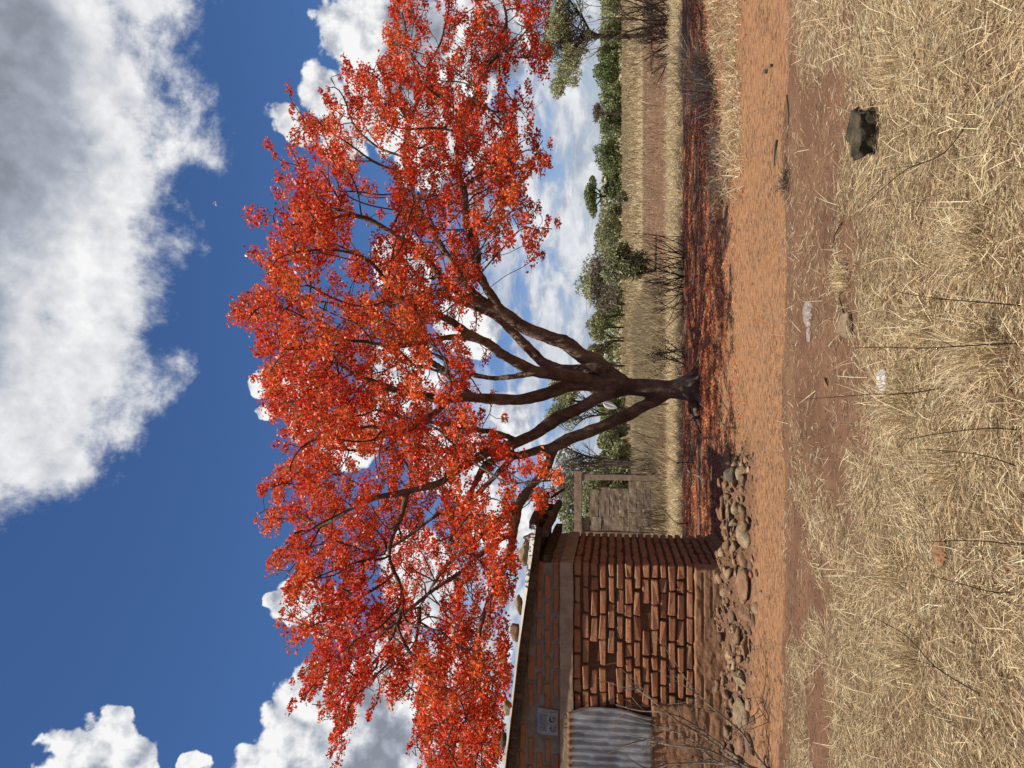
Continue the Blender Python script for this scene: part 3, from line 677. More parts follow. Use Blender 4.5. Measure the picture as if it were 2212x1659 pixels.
# cores
mb = MB(); box(mb, XL, XR - 0.05, WY + 0.05, 12.5, -0.1, ZB0 + .004)
H('wall', mb.me('wall'), M_mortar)
mb = MB(); xs_ = np.linspace(XL, XR - .012, 30)
for a, b_ in zip(xs_[:-1], xs_[1:]):
    V_ = [(x, y, z) for x in (a, b_) for y in (WY + .012, 12.49) for z in (ZB1 - .004, None)]
    V_ = [(x, y, zroof(x) - 0.10 if z is None else z) for x, y, z in V_]
    mb.add(V_, [[0, 1, 3, 2], [4, 6, 7, 5], [0, 4, 5, 1], [2, 3, 7, 6], [0, 2, 6, 4], [1, 5, 7, 3]])
H('upper_wall', mb.me('upper_wall'), M_lime)
def rough_box(x0, x1, y0, y1, z0, z1, n=(30, 3, 4), amp=0.012, seed=0):
    def face(o, u, v, nu, nv):
        a = np.linspace(0, 1, nu + 1); b_ = np.linspace(0, 1, nv + 1); A, B = np.meshgrid(a, b_)
        V_ = o + A[..., None] * u + B[..., None] * v; idx_ = lambda i, j: j * (nu + 1) + i
        return V_.reshape(-1, 3), [[idx_(i, j), idx_(i + 1, j), idx_(i + 1, j + 1), idx_(i, j + 1)] for j in range(nv) for i in range(nu)]
    mb_ = MB(); dx = np.array([x1 - x0, 0, 0]); dyy = np.array([0, y1 - y0, 0]); dzz = np.array([0, 0, z1 - z0]); o = np.array([x0, y0, z0])
    for (oo, u, v, nu, nv) in ((o, dx, dzz, n[0], n[2]), (o + dx, dyy, dzz, n[1], n[2]), (o + dyy + dx, -dx, dzz, n[0], n[2]), (o + dyy, -dyy, dzz, n[1], n[2]), (o + dzz, dx, dyy, n[0], n[1]), (o + dyy, dx, -dyy, n[0], n[1])):
        V_, F_ = face(oo, u, v, nu, nv)
        V_ = V_ + np.stack([fbm(V_ * 6 + 9 * k_, 3, seed + k_) - 0.5 for k_ in range(3)], 1) * 2 * amp
        mb_.add(V_, F_)
    return mb_
H('ring_beam', rough_box(XL, XR + 0.008, WY - 0.03, 12.5, ZB0, ZB1, (60, 24, 4), 0.012, 3).me('ring_beam', True), M_beam)
# brick shapes
def brick_mesh(l, h, d, seed, cham=0.013, jit=0.0055):
    r = np.random.default_rng(seed); V_ = []; F_ = []
    cor = [(sx, sy, sz) for sx in (-1, 1) for sy in (-1, 1) for sz in (-1, 1)]; ix = {}
    half = np.array([l / 2, d / 2, h / 2])
    for c in cor:
        c_ = np.array(c); j = r.normal(0, jit, 3)
        for ax in range(3):
            p_ = c_ * half; 
            for o_ in range(3):
                if o_ != ax: p_[o_] -= c_[o_] * cham
            ix[(c, ax)] = len(V_); V_.append(p_ + j + r.normal(0, jit * .3, 3))
    for ax in range(3):
        for s in (-1, 1):
            cs = [c for c in cor if c[ax] == s]; o1, o2 = [o_ for o_ in range(3) if o_ != ax]
            cs.sort(key=lambda c: math.atan2(c[o2], c[o1])); F_.append([ix[(c, ax)] for c in cs])
    for a in range(3):
        o1, o2 = [o_ for o_ in range(3) if o_ != a]
        for s1 in (-1, 1):
            for s2 in (-1, 1):
                c1 = [0, 0, 0]; c1[o1] = s1; c1[o2] = s2; c2 = list(c1); c1[a] = -1; c2[a] = 1; c1 = tuple(c1); c2 = tuple(c2)
                F_.append([ix[(c1, o1)], ix[(c2, o1)], ix[(c2, o2)], ix[(c1, o2)]])
    for c in cor: F_.append([ix[(c, 0)], ix[(c, 1)], ix[(c, 2)]])
    import bmesh
    me = mesh('brick', V_, F_, smooth=False); bm = bmesh.new(); bm.from_mesh(me); bmesh.ops.recalc_face_normals(bm, faces=bm.faces); bm.to_mesh(me); bm.free()
    me.materials.append(M_brick); return me
BRK = [brick_mesh(0.325, 0.088, 0.15, s) for s in range(8)]
HALF = [brick_mesh(0.17, 0.088, 0.15, 20 + s) for s in range(4)]
rows = 14; rh = (ZB0 - ZPL) / rows
for r in range(rows + 1):
    z = ZB0 - (r + 0.5) * rh; x = XR - 0.0; first = True
    xend = -4.30
    if r == rows: xend = -2.9
    while x > xend:
        half = (first and r % 2 == 0) or R0.random() < 0.10
        ln = 0.17 if half else 0.325
        me = R0.choice(HALF if half else BRK)
        if R0.random() > 0.03 or first:
            o = H('brick', me, None, loc=(x - ln / 2 + 4.0, 0.075 + R0.uniform(-0.014, 0.016), z), rot=(R0.gauss(0, .014) + (math.pi if R0.random() < .5 else 0), R0.gauss(0, .010), R0.gauss(0, .010)), parent=hut)
            o.scale = (R0.uniform(.96, 1.02), 1, R0.uniform(.9, 1.06))
            if first: o.location.y = 0.075 + R0.uniform(-.004, .004)
        x -= ln + R0.uniform(0.012, 0.03); first = False
# upper courses, nearly flush in pale mortar
for r in range(6):
    z = ZB1 + 0.055 + r * 0.115; x = XR + 0.0 - (0.17 if r % 2 else 0.0)
    while x > -6.1:
        ln = 0.325
        if z + 0.05 < zroof(x - ln / 2) - 0.07 and not (-5.05 < x - .16 < -4.55 and r < 3 and False):
            if not (-4.86 < x - ln / 2 < -4.30 and z < 2.75):
                o = H('brick', R0.choice(BRK), None, loc=(x - ln / 2 + 4.0, 0.0745 + R0.uniform(0, .006) - .006, z), rot=(0, R0.gauss(0, .02), 0), parent=hut)
                o.scale = (R0.uniform(.92, 1.03), 1, R0.uniform(.88, 1.04)); o.location.y -= .004
        x -= ln + 0.045
# side wall
for r in range(19):
    z = ZB0 - (r + 0.5) * rh; y = WY + 0.17 * (1 if r % 2 else 0.02) + 0.01
    if r % 2 == 0: y = WY + 0.155
    while y < 12.5:
        ln = min(0.325, 12.52 - y)
        if ln < 0.08: break
        o = H('brick', R0.choice(BRK if ln > .25 else HALF), None, loc=(XR - 0.075 + 4.0 + R0.uniform(-.012, .012), y + ln / 2 - WY, z), rot=(0, R0.gauss(0, .03), math.pi / 2 + R0.gauss(0, .015)), parent=hut)
        o.scale = (ln / (0.325 if ln > .25 else .17) * .98, 1, R0.uniform(.88, 1.0))
        y += 0.345
# mud skin over the foot of the wall and beside the opening
def mud_skin(x0, x1, z0, z1, seed, th=0.03, topfn=None, leftfn=None, step=0.016):
    nx_ = int((x1 - x0) / step); nz_ = int((z1 - z0) / step)
    A, B = np.meshgrid(np.linspace(x0, x1, nx_ + 1), np.linspace(z0, z1, nz_ + 1))
    n = fbm(np.stack([A * 5, B * 11], -1), 6, seed, .62); n2 = fbm(np.stack([A * 22, B * 40], -1), 3, seed + 5)
    course = np.abs(((B - ZPL) / rh) % 1 - 0.5) * 2; crack = sst(0.80, 0.98, course + .25 * (n - .5)) * sst(0.50, 0.64, fbm(np.stack([A * 2.2, B * 2.2], -1), 3, seed + 9))
    yy = WY - th - 0.020 * (n - .5) * 2 - 0.005 * (n2 - .5) * 2 + crack * 0.035
    edge = np.minimum(np.minimum((x1 - A) / .05, (z1 - B) / .04), 1.0) + (fbm(np.stack([A * 9, B * 9], -1), 2, seed + 2) - .5) * .9
    yy = yy + (1 - sst(0.0, 0.7, edge)) * (th + 0.08)
    V_ = np.stack([A, yy, B], -1).reshape(-1, 3); i, j = np.meshgrid(np.arange(nx_), np.arange(nz_)); b_ = (j * (nx_ + 1) + i).ravel()
    return mesh('mud_plaster', V_, np.stack([b_, b_ + 1, b_ + nx_ + 2, b_ + nx_ + 1], -1), None, True)
H('mud_plaster', mud_skin(XL, XR + 0.015, -0.05, ZPL + 0.02, 61), M_mud)
H('mud_plaster', mud_skin(XL, -4.22, ZPL - 0.04, zw(1404), 71, 0.035), M_mud)
# side foot of the wall
mb = MB(); nxy = 60; A, B = np.meshgrid(np.linspace(WY - 0.02, 12.52, 80), np.linspace(-.05, .1, 8))
H('mud_foot', rough_box(XR - .06, XR + .03, WY - .02, 12.5, -.1, .14, (3, 40, 4), .014, 9).me('mud_foot', True), M_mud)
# opening with corrugated tin
X0, X1 = -6.3, xw(1524, 1300); Z0, Z1 = zw(1410), zw(1226)
na_, nb_ = 260, 30; A, B = np.meshgrid(np.linspace(X0, X1, na_), np.linspace(0, 1, nb_))
Bz = Z0 + (Z1 - Z0) * B
dn_ = fbm(np.stack([A * 3, Bz * 3], -1), 3, 4)
yy = WY - 0.05 + 0.019 * (.55 + .9 * dn_) * np.sin(A * 2 * math.pi / 0.100 + 1.2 * dn_) + 0.05 * (dn_ - .5)
cornr = sst(-4.50, X1, A) * sst(0.62, 1.0, B); yy = yy - 0.10 * cornr * cornr
Ax = A - 0.10 * sst(0.55, 1.0, 1 - B) * sst(-4.6, X1, A) - 0.05 * sst(0.8, 1.0, B) * sst(-4.5, X1, A)
V_ = np.stack([Ax, yy, Bz], -1).reshape(-1, 3); i, j = np.meshgrid(np.arange(na_ - 1), np.arange(nb_ - 1)); b_ = (j * na_ + i).ravel()
tin = link('tin_sheet', mesh('tin_sheet', V_, np.stack([b_, b_ + 1, b_ + na_ + 1, b_ + na_], -1), None, True), M_tin); under(tin, hut)
tin['label'] = 'grey corrugated tin sheet covering the opening, rusty along its upper edge'
so_ = tin.modifiers.new('thick', 'SOLIDIFY'); so_.thickness = 0.003
V2 = V_.copy().reshape(nb_, na_, 3); V2 = V2[8:, 40:205].copy(); V2[..., 1] -= 0.014; V2[..., 2] = V2[..., 2] * 0.93 + 0.02 + .13
n2a, n2b = V2.shape[1], V2.shape[0]
# sack stuffed in the hole under the eave
hx0, hx1 = xw(1586, 1180), xw(1528, 1180); hz0, hz1 = zw(1206), zw(1160)
A, B = np.meshgrid(np.linspace(0, 1, 24), np.linspace(0, 1, 20))
bul = np.sin(math.pi * A) ** .5 * np.sin(math.pi * B) ** .5
Xs = hx0 + (hx1 - hx0) * A + .012 * (fbm(np.stack([A * 3, B * 5], -1), 2, 3) - .5) - 0.03 * (1 - B) * (A > .9); Zs = hz0 + (hz1 - hz0) * B + .02 * (fbm(np.stack([A * 4, B * 3], -1), 2, 8) - .5)
Ys = WY - 0.012 - 0.05 * bul - 0.02 * (fbm(np.stack([A * 5, B * 6], -1), 3, 12) - .5)
i, j = np.meshgrid(np.arange(23), np.arange(19)); b_ = (j * 24 + i).ravel()
sk = thing('paper_sack', (hx0, WY, hz0), 'crumpled grey printed paper sack lettered GG, stuffed into the bricks under the eave', 'sack')
o = link('paper', mesh('paper', np.stack([Xs, Ys, Zs], -1).reshape(-1, 3), np.stack([b_, b_ + 1, b_ + 25, b_ + 24], -1), None, True), M_sack); under(o, sk)
for k_, tx in enumerate((hx0 + 0.10, hx0 + 0.225)):
    cu = bpy.data.curves.new('letter', 'FONT'); cu.body = 'G'; cu.size = 0.115; cu.extrude = 0.001; cu.offset = 0.002
    t0 = bpy.data.objects.new('letter', cu); COL.objects.link(t0); t0.location = (tx - 0.04, WY - 0.072, hz0 + 0.025 + .008 * k_); t0.rotation_euler = (math.pi / 2, 0, 0)
    dg = bpy.context.evaluated_depsgraph_get(); dg.update(); me = bpy.data.meshes.new_from_object(t0.evaluated_get(dg)); mw = t0.matrix_world.copy()
    loc_ = t0.location.copy(); bpy.data.objects.remove(t0); me.materials.clear()
    o = link('letter', me, M_ink, loc=loc_, rot=(math.pi / 2, 0, 0)); under(o, sk)
mb = MB()
for k_ in range(7):
    z = hz0 + 0.155 + k_ * 0.014
    x = hx0 + 0.07
    while x < hx1 - 0.07:
        l_ = R0.uniform(.012, .04); box(mb, x, min(x + l_, hx1 - .06), WY - 0.0705 - .001, WY - 0.0705, z, z + .004); x += l_ + .008
under(link('print_lines', mb.me('print_lines'), M_ink), sk)
# roof: one long sheet sloping to the right, timbers under it
RX0, RX1, RY0, RY1 = -6.5, -1.87, WY - 0.19, 12.45
na_, nb_ = 8, 330; A, B = np.meshgrid(np.linspace(RX0, RX1, na_), np.linspace(RY0 + .01, RY1, nb_))
Zr = zroof(A) + 0.010 * np.sin(B * 2 * math.pi / 0.076) + 0.012
V_ = np.stack([A, B, Zr], -1).reshape(-1, 3); i, j = np.meshgrid(np.arange(na_ - 1), np.arange(nb_ - 1)); b_ = (j * na_ + i).ravel()
ro = H('roof_sheet', mesh('roof_sheet', V_, np.stack([b_, b_ + 1, b_ + na_ + 1, b_ + na_], -1), None, True), M_tin); s2 = ro.modifiers.new('t', 'SOLIDIFY'); s2.thickness = 0.004
mb = MB(); xx = np.linspace(RX0, RX1, 40)
for k_ in range(39):
    xa, xb = xx[k_], xx[k_ + 1]; ha = 0.010 + 0.038 * float(sst(-3.6, RX1, xa)); hb = 0.010 + 0.038 * float(sst(-3.6, RX1, xb))
    wa = .008 * (float(fbm(np.array([xa * 2.5, 0.5]), 2, 3)) - .5) * 2; wb = .008 * (float(fbm(np.array([xb * 2.5, 0.5]), 2, 3)) - .5) * 2
    V_ = [(xa, RY0 - .012, zroof(xa) + .034 + wa), (xb, RY0 - .012, zroof(xb) + .034 + wb), (xb, RY0 - .012 - hb * 1.1, zroof(xb) + .018 - hb + wb), (xa, RY0 - .012 - ha * 1.1, zroof(xa) + .018 - ha + wa), (xa, RY0 + .06, zroof(xa) + .036 + wa), (xb, RY0 + .06, zroof(xb) + .036 + wb)]
    mb.add(V_, [[3, 2, 1, 0], [0, 1, 5, 4]])
fl = H('roof_edge', mb.me('roof_edge'), M_tinedge); s3 = fl.modifiers.new('t', 'SOLIDIFY'); s3.thickness = 0.003
def timber(x0, y0, z0, x1, y1, z1, wd, ht, name='roof_timber'):
    a = np.array([x0, y0, z0]); b_ = np.array([x1, y1, z1]); n = 8; t = (b_ - a) / np.linalg.norm(b_ - a); s_ = np.cross(t, (0, 0, 1)); s_ /= np.linalg.norm(s_); u_ = np.cross(s_, t)
    mb_ = MB(); V_ = []
    for k_ in range(n + 1):
        c = a + (b_ - a) * k_ / n + np.array([0, 0, .006 * math.sin(k_ * 1.7 + x0)])
        for (p_, q_) in ((-1, -1), (1, -1), (1, 1), (-1, 1)): V_.append(c + s_ * wd / 2 * p_ * (1 + .08 * math.sin(k_ * 2.1)) + u_ * ht / 2 * q_)
    F_ = [[4 * k_ + i_, 4 * k_ + (i_ + 1) % 4, 4 * k_ + 4 + (i_ + 1) % 4, 4 * k_ + 4 + i_] for k_ in range(n) for i_ in range(4)] + [[0, 3, 2, 1], [4 * n, 4 * n + 1, 4 * n + 2, 4 * n + 3]]
    mb_.add(V_, F_); return H(name, mb_.me(name), M_timber)
for yy_ in (WY - .08, 10.95, 11.6, 12.35):
    timber(XL, yy_, zroof(XL) - .055, -1.93, yy_, zroof(-1.93) - .055, .07, .10)
timber(-1.99, RY0 + .02, zroof(-1.99) - .15, -1.99, 12.9, zroof(-1.99) - .15, .09, .09)
timber(XR + .04, WY + .02, zroof(XR) - .21, XR + .04, 12.75, zroof(XR) - .21, .12, .10)
timber(-1.90, RY0 + .1, zroof(-1.9) + .04, -1.86, 12.95, zroof(-1.9) + .075, .10, .09)
timber(-1.88, 12.7, zroof(-1.9) - .02, -1.72, 12.6, zroof(-1.9) - .24, .03, .03)
# ------------------------------------------------------------------ stones
def stone_mesh(seed, sub=2, rough=0.22, sq=0):
    import bmesh
    bm = bmesh.new(); bmesh.ops.create_icosphere(bm, subdivisions=sub, radius=0.5)
    V_ = np.array([v.co[:] for v in bm.verts]); d = V_ / np.linalg.norm(V_, axis=1)[:, None]
    r = np.random.default_rng(seed); cuts = r.normal(size=(7, 3)); cuts /= np.linalg.norm(cuts, axis=1)[:, None]
    V_ = d * 0.5
    for c in cuts:
        h_ = r.uniform(0.20, 0.40); k_ = V_ @ c; V_ = V_ - np.outer(np.maximum(k_ - h_, 0) * 1.0, c)
    if sq: V_[:, 2] = np.minimum(V_[:, 2], .24 + .05 * V_[:, 0]); V_[:, 1] = np.maximum(V_[:, 1], -.30 + .1 * V_[:, 2])
    V_ = V_ * (1 + rough * (fbm(d * 2.3 + seed, 3, seed) - .5)[:, None] * 2)
    for v, c in zip(bm.verts, V_): v.co = c
    me = bpy.data.meshes.new('stone'); bm.to_mesh(me); bm.free(); me.polygons.foreach_set('use_smooth', np.ones(len(me.polygons), bool))
    V2_ = V_.copy(); return me
def stone(name, loc, size, seed, mat, label, group=None, rz=0, sub=3, cat='stone'):
    me = stone_mesh(seed, sub, .36 if name == 'dark_rock' else .22, name == 'dark_rock'); me.materials.append(mat)
    o = link(name, me, mat, loc=loc, rot=(R0.uniform(-.2, .2), R0.uniform(-.2, .2), rz), scale=size)
    return props(o, label, cat, group)
RS = [(1192, 1180, 1238, .17, 'long pale buff stone lying on the roof edge, second from the right end', 1128), (1161, 1151, 1175, .13, 'small brown block of stone at the very right corner of the roof edge', 1140),
      (1307, 1288, 1328, .14, 'squarish mossy grey stone on the roof, third from the right end', 1110), (1363, 1342, 1385, .15, 'rounded grey-brown stone on the roof, fourth from the right end', 1105),
      (1526, 1508, 1545, .15, 'squat olive-grey stone on the roof straight above the printed sack', 1085), (1605, 1588, 1622, .12, 'dark flaky stone on the roof at the left edge of the photo', 1080)]
for k_, (pyc, p0, p1, hh, lab, _) in enumerate(RS):
    x = float(P(1115, pyc, RY0 + .1)[0]); wd = (p1 - p0) / F * 10.1
    stone('roof_stone', (x, RY0 + .12, zroof(x) + hh * .42 + .02), (wd * 1.12, .22, hh * 1.15), 100 + k_, M_rock if k_ in (0, 4) else M_clod if k_ in (3,) else M_rockd if k_ == 5 else M_rock, lab, 'stones weighing down the hut roof')
# rubble in front of the hut, traced: (px centre, py centre, size px across, size px tall, label)
RUB = [(1572, 1000, 42, 22, 'M_clod', 'knobbly brown boulder at the right-hand end of the rubble bank, nearest the tree'),
       (1588, 1004, 22, 18, 'M_rock', 'round lump of earth sitting against the right side of a broken block in the rubble'),
       (1600, 1022, 40, 24, 'M_rock', 'long buff boulder sloping down onto the dirt track at the right end of the rubble'),
       (1576, 1032, 44, 24, 'M_rockd', 'rounded grey boulder just behind the long buff boulder of the rubble'),
       (1568, 1012, 18, 16, 'M_clod', 'small brown stone wedged between the two rounded boulders'),
       (1590, 1092, 34, 18, 'M_rock', 'smooth tan boulder half buried where the hut shadow ends'),
       (1582, 1132, 38, 24, 'M_rock', 'pointed pale stone standing proud of the bank beside the hut corner'),
       (1607, 1150, 58, 26, 'M_rock', 'large flat-topped buff block with a dark front in the rubble near the hut corner'),
       (1608, 1210, 30, 20, 'M_clod', 'crumbling brown block in the rubble below the hut corner'),
       (1606, 1262, 70, 22, 'M_clod', 'long earthy slab in the rubble below the bare brick panel'),
       (1612, 1330, 46, 24, 'M_clod', 'cracked earthy lump in the middle of the rubble bank'),
       (1610, 1395, 40, 20, 'M_clod', 'low brown lump in the rubble below the middle of the mud plaster'),
       (1600, 1470, 44, 22, 'M_rock', 'pale block with a sunlit top in the rubble right of the tall twiggy shrub'),
       (1604, 1545, 60, 28, 'M_rock', 'largest pale block of the rubble, with a deep shadow under it, behind the twiggy shrub'),
       (1598, 1610, 40, 22, 'M_clod', 'brown broken block in the rubble at the left edge of the photo'),
       (1625, 1240, 18, 10, 'M_redrock', 'small flat reddish stone at the foot of the rubble bank')]
MATS = {'M_clod': M_clod, 'M_rock': M_rock, 'M_rockd': M_rockd, 'M_redrock': M_redrock}
for k_, (pxx, pyy, wp, hp, mt_, lab) in enumerate(RUB):
    g = ground_pt(pxx + hp * .35, pyy); s_ = g[1] / F * .98
    stone('boulder', (g[0], g[1] + .05, g[2] + hp * s_ * .16), (wp * s_ * 1.25, wp * s_ * .85, hp * s_ * 1.5), 200 + k_, MATS[mt_], lab, 'boulders and blocks of the rubble bank', rz=R0.uniform(-.3, .3), cat='boulder')
# loose clods: could not be counted
mbs = [stone_mesh(300 + k_, 2, .42) for k_ in range(12)]; mbs1 = [stone_mesh(340 + k_, 1, .5) for k_ in range(12)]
cv = []; cf = []; cc = []; o_ = 0
def add_clods(n, xf, yf, smin, smax, cols):
    global o_
    for _ in range(n):
        x = xf(); y = yf(x); me = (mbs if smax > .1 else mbs1)[R0.randrange(12)]; s_ = smin + (smax - smin) * R0.random() ** 3.2
        V_ = np.array([v.co[:] for v in me.vertices]) * s_ * np.array([1.3 * R0.uniform(.7, 1.3), 1, .8 * R0.uniform(.5, 1.2)]); a = R0.uniform(0, 6.28); c_, s2_ = math.cos(a), math.sin(a)
        V_ = np.stack([V_[:, 0] * c_ - V_[:, 1] * s2_ + x, V_[:, 0] * s2_ + V_[:, 1] * c_ + y, V_[:, 2] + float(gh(x, y)) - s_ * .02], 1)
        cv.append(V_); cf.append(np.array([p_.vertices[:] for p_ in me.polygons]) + o_); o_ += len(V_)
        c = np.array(R0.choice(cols)) * R0.uniform(.7, 1.15); cc.append(np.tile(c, (len(V_), 1)))
add_clods(1500, lambda: -0.8 - 5.6 * R0.random(), lambda x: R0.gauss(9.55, .24), .02, .17, [(0.33, 0.20, 0.115), (0.27, 0.15, 0.085), (0.40, 0.27, 0.165), (0.19, 0.12, 0.08), (0.29, 0.19, 0.12)])
add_clods(2600, lambda: -0.7 - 5.8 * R0.random(), lambda x: R0.gauss(9.55, .34), .012, .055, [(0.33, 0.20, 0.115), (0.27, 0.15, 0.085), (0.40, 0.27, 0.165), (0.16, 0.10, 0.07)])
add_clods(300, lambda: R0.uniform(-2.5, -.8), lambda x: R0.uniform(9.6, 12.6), .03, .08, [(0.27, 0.15, 0.085), (0.22, 0.14, 0.09)])
add_clods(650, lambda: R0.uniform(-6, 6.5), lambda x: R0.uniform(7.5, 11.0), .012, .035, [(0.30, 0.15, 0.08), (0.16, 0.08, 0.05), (0.36, 0.24, 0.15)])
add_clods(1300, lambda: R0.uniform(-4, 4), lambda x: R0.uniform(3.3, 7.6), .008, .025, [(0.30, 0.15, 0.08), (0.16, 0.08, 0.05), (0.36, 0.24, 0.15)])
M_clodc = material('loose_clods', lambda q: principled(q, q.mix(q.math('MULTIPLY', q.mr(q.noise(q.pos(), 60, 4, .6), .5, .7), .5), q.attr('col', 'Color'), (0.12, 0.07, 0.045)), 0.95, q.bump(q.noise(q.pos(), 80, 4, .6), .8, .01), .1))
o = link('earth_clods', mesh('earth_clods', np.vstack(cv), np.vstack(cf), {'col': np.vstack(cc)}, False), M_clodc); props(o, 'loose clods of earth and pebbles strewn along the rubble bank and the track', kind='stuff')
# ================================================================== RUINED WALL behind
RYr = 24.0
ruin = thing('ruined_wall', P(1442, 1100, RYr), 'roofless ruin: a square concrete frame part filled with grey blocks, standing in dry grass', 'ruin')
def rz_(px_): return float(P(px_, 1100, RYr)[2])
def rx_(py_): return float(P(1340, py_, RYr)[0])
def rb(name, x0, x1, z0, z1, y0=0.0, y1=0.22, mat=M_conc, seed=0, n=(6, 2, 6), amp=.012):
    o = link(name, rough_box(x0, x1, RYr + y0, RYr + y1, z0, z1, n, amp, seed).me(name), mat); under(o, ruin); return o
xr0, xr1 = rx_(1168), rx_(1023)
rb('post', rx_(1038), rx_(1026), -.1, rz_(1257), 0, .2, seed=1, n=(2, 2, 16)); rb('post', rx_(1166), rx_(1150), -.1, rz_(1257), 0, .2, seed=2, n=(2, 2, 16))
rb('lintel', xr0 - .9, xr1 + .05, rz_(1256), rz_(1240), -.03, .22, seed=3, n=(30, 2, 3))
rb('post', xr0 - .9, xr0 - .7, -.1, rz_(1257), 0, .2, seed=5, n=(2, 2, 16))
ra, rbb = rx_(1149), rx_(1039)
for ci, (pa, pb) in enumerate(((1440, 1406), (1404, 1390), (1388, 1374), (1372, 1358))):
    cuts = [ra, ra + (rbb - ra) * (.38 if ci % 2 else .62), rbb]
    for a, b_ in zip(cuts[:-1], cuts[1:]): rb('block', a + .006, b_ - .006, rz_(pa), rz_(pb), .02 + R0.uniform(0, .02), .2, M_block, 10 + ci + int(a * 7), amp=.02)
xb = rx_(1056); xm = rx_(1118)
for (x0, x1, pa, pb) in ((ra, xm - .01, 1356, 1346), (ra, xm - .01, 1344, 1301), (ra, xm - .01, 1299, 1276), (ra, xm - .03, 1274, 1263), (xm, xb, 1356, 1340), (xm, xb, 1338, 1318), (xm, xb + .02, 1316, 1294), (xm, xb - .03, 1292, 1272)):
    rb('block', x0, x1, rz_(pa), rz_(pb), .03 + R0.uniform(0, .02), .2, M_block, int(pa), amp=.024)
# ================================================================== TREES OF THE BACKGROUND
def crown_pts(lumps, n, shell=0.55):
    wts = np.array([l[3] * l[4] * l[5] for l in lumps]) ** 0.8; k_ = rng.choice(len(lumps), n, p=wts / wts.sum())
    Lp = np.array(lumps); u_ = rng.normal(size=(n, 3)); u_ /= np.linalg.norm(u_, axis=1)[:, None]
    return Lp[k_, :3] + u_ * (rng.uniform(shell ** 3, 1, n) ** (1 / 3))[:, None] * Lp[k_, 3:6]
GREEN = [(0.22, 0.25, 0.10), (0.28, 0.30, 0.125), (0.17, 0.20, 0.085)]
OLIVE = [(0.33, 0.34, 0.17), (0.27, 0.29, 0.14), (0.38, 0.37, 0.20)]
DARK = [(0.165, 0.20, 0.085), (0.21, 0.245, 0.10)]
GREYB = [(0.20, 0.16, 0.12), (0.15, 0.125, 0.095), (0.24, 0.195, 0.14)]
def far_tree(name, label, py0, py1, pxt, pxb, Yd, cols, n=2600, leaf=.30, flat=.5, trunks=1, open_=0.3, crown_from=0.3, cat='tree', seed=0, group='trees and bushes along the far edge of the field', trunkmat=None, under_cols=None):
    rr = np.random.default_rng(seed + 500); cx_, cy_ = float(P(1330, (py0 + py1) / 2, Yd)[0]), Yd
    wd = abs(py1 - py0) / F * Yd; zt = float(P(pxt, 800, Yd)[2]); z0 = float(gh(cx_, Yd))
    zb = z0 + (zt - z0) * crown_from
    t = thing(name, (cx_, cy_, z0), label, cat, group)
    lumps = []
    nl = 16 if crown_from < .16 else 10
    for i in range(nl):
        a = rr.uniform(-.5, .5); hgt = (1 - (2 * a) ** 2 * .65)
        z = zb + (zt - zb) * hgt * rr.uniform(.62, .9) if i > nl * .45 else zb + (zt - zb) * rr.uniform(.12, .6)
        rx = wd * rr.uniform(.15, .27); rz = (zt - zb) * rr.uniform(.13, .26) * (0.6 + flat)
        lumps.append((cx_ + a * (wd - rx * 1.2), cy_ + rr.uniform(-.3, .3) * wd, min(z, zt - rz), rx, rx * 1.1, rz))
    Pp = crown_pts(lumps, n, open_); cl = pal(n, cols, jit=.25)
    if under_cols is not None:
        lo = (Pp[:, 2] < zb + (zt - zb) * .6); cl[lo] = pal(int(lo.sum()), under_cols, jit=.25)
    V_, F_, C_ = leaves(Pp, rng.uniform(.6, 1.3, n) * leaf, .7, cl, .1, .1)
    o = link('crown', mesh('crown', V_, F_, {'col': C_}), M_leaf); under(o, t)
    mb_ = MB()
    for k_ in range(trunks):
        x = cx_ + (0 if trunks == 1 else (k_ / (trunks - 1) - .5) * wd * .7) + rr.normal(0, .05 * wd * .3)
        r_ = max(.12, (zt - z0) * .018)
        for b_ in range(3):
            lm = lumps[rr.integers(0, nl)]; top = np.array([x * .5 + lm[0] * .5, lm[1], zb + (lm[2] - zb) * .7]); mid = np.array([x + rr.normal(0, .1), cy_, z0 + (zb - z0) * .75 + .3])
            tube(mb_, [np.array([x, cy_, z0 - .1]), mid, (mid + top) / 2 + rr.normal(0, .1, 3), top], [r_, r_ * .8, r_ * .5, r_ * .3], 5)
    o = link('trunk', mb_.me('trunk', True), trunkmat or M_dead); under(o, t)
    return t
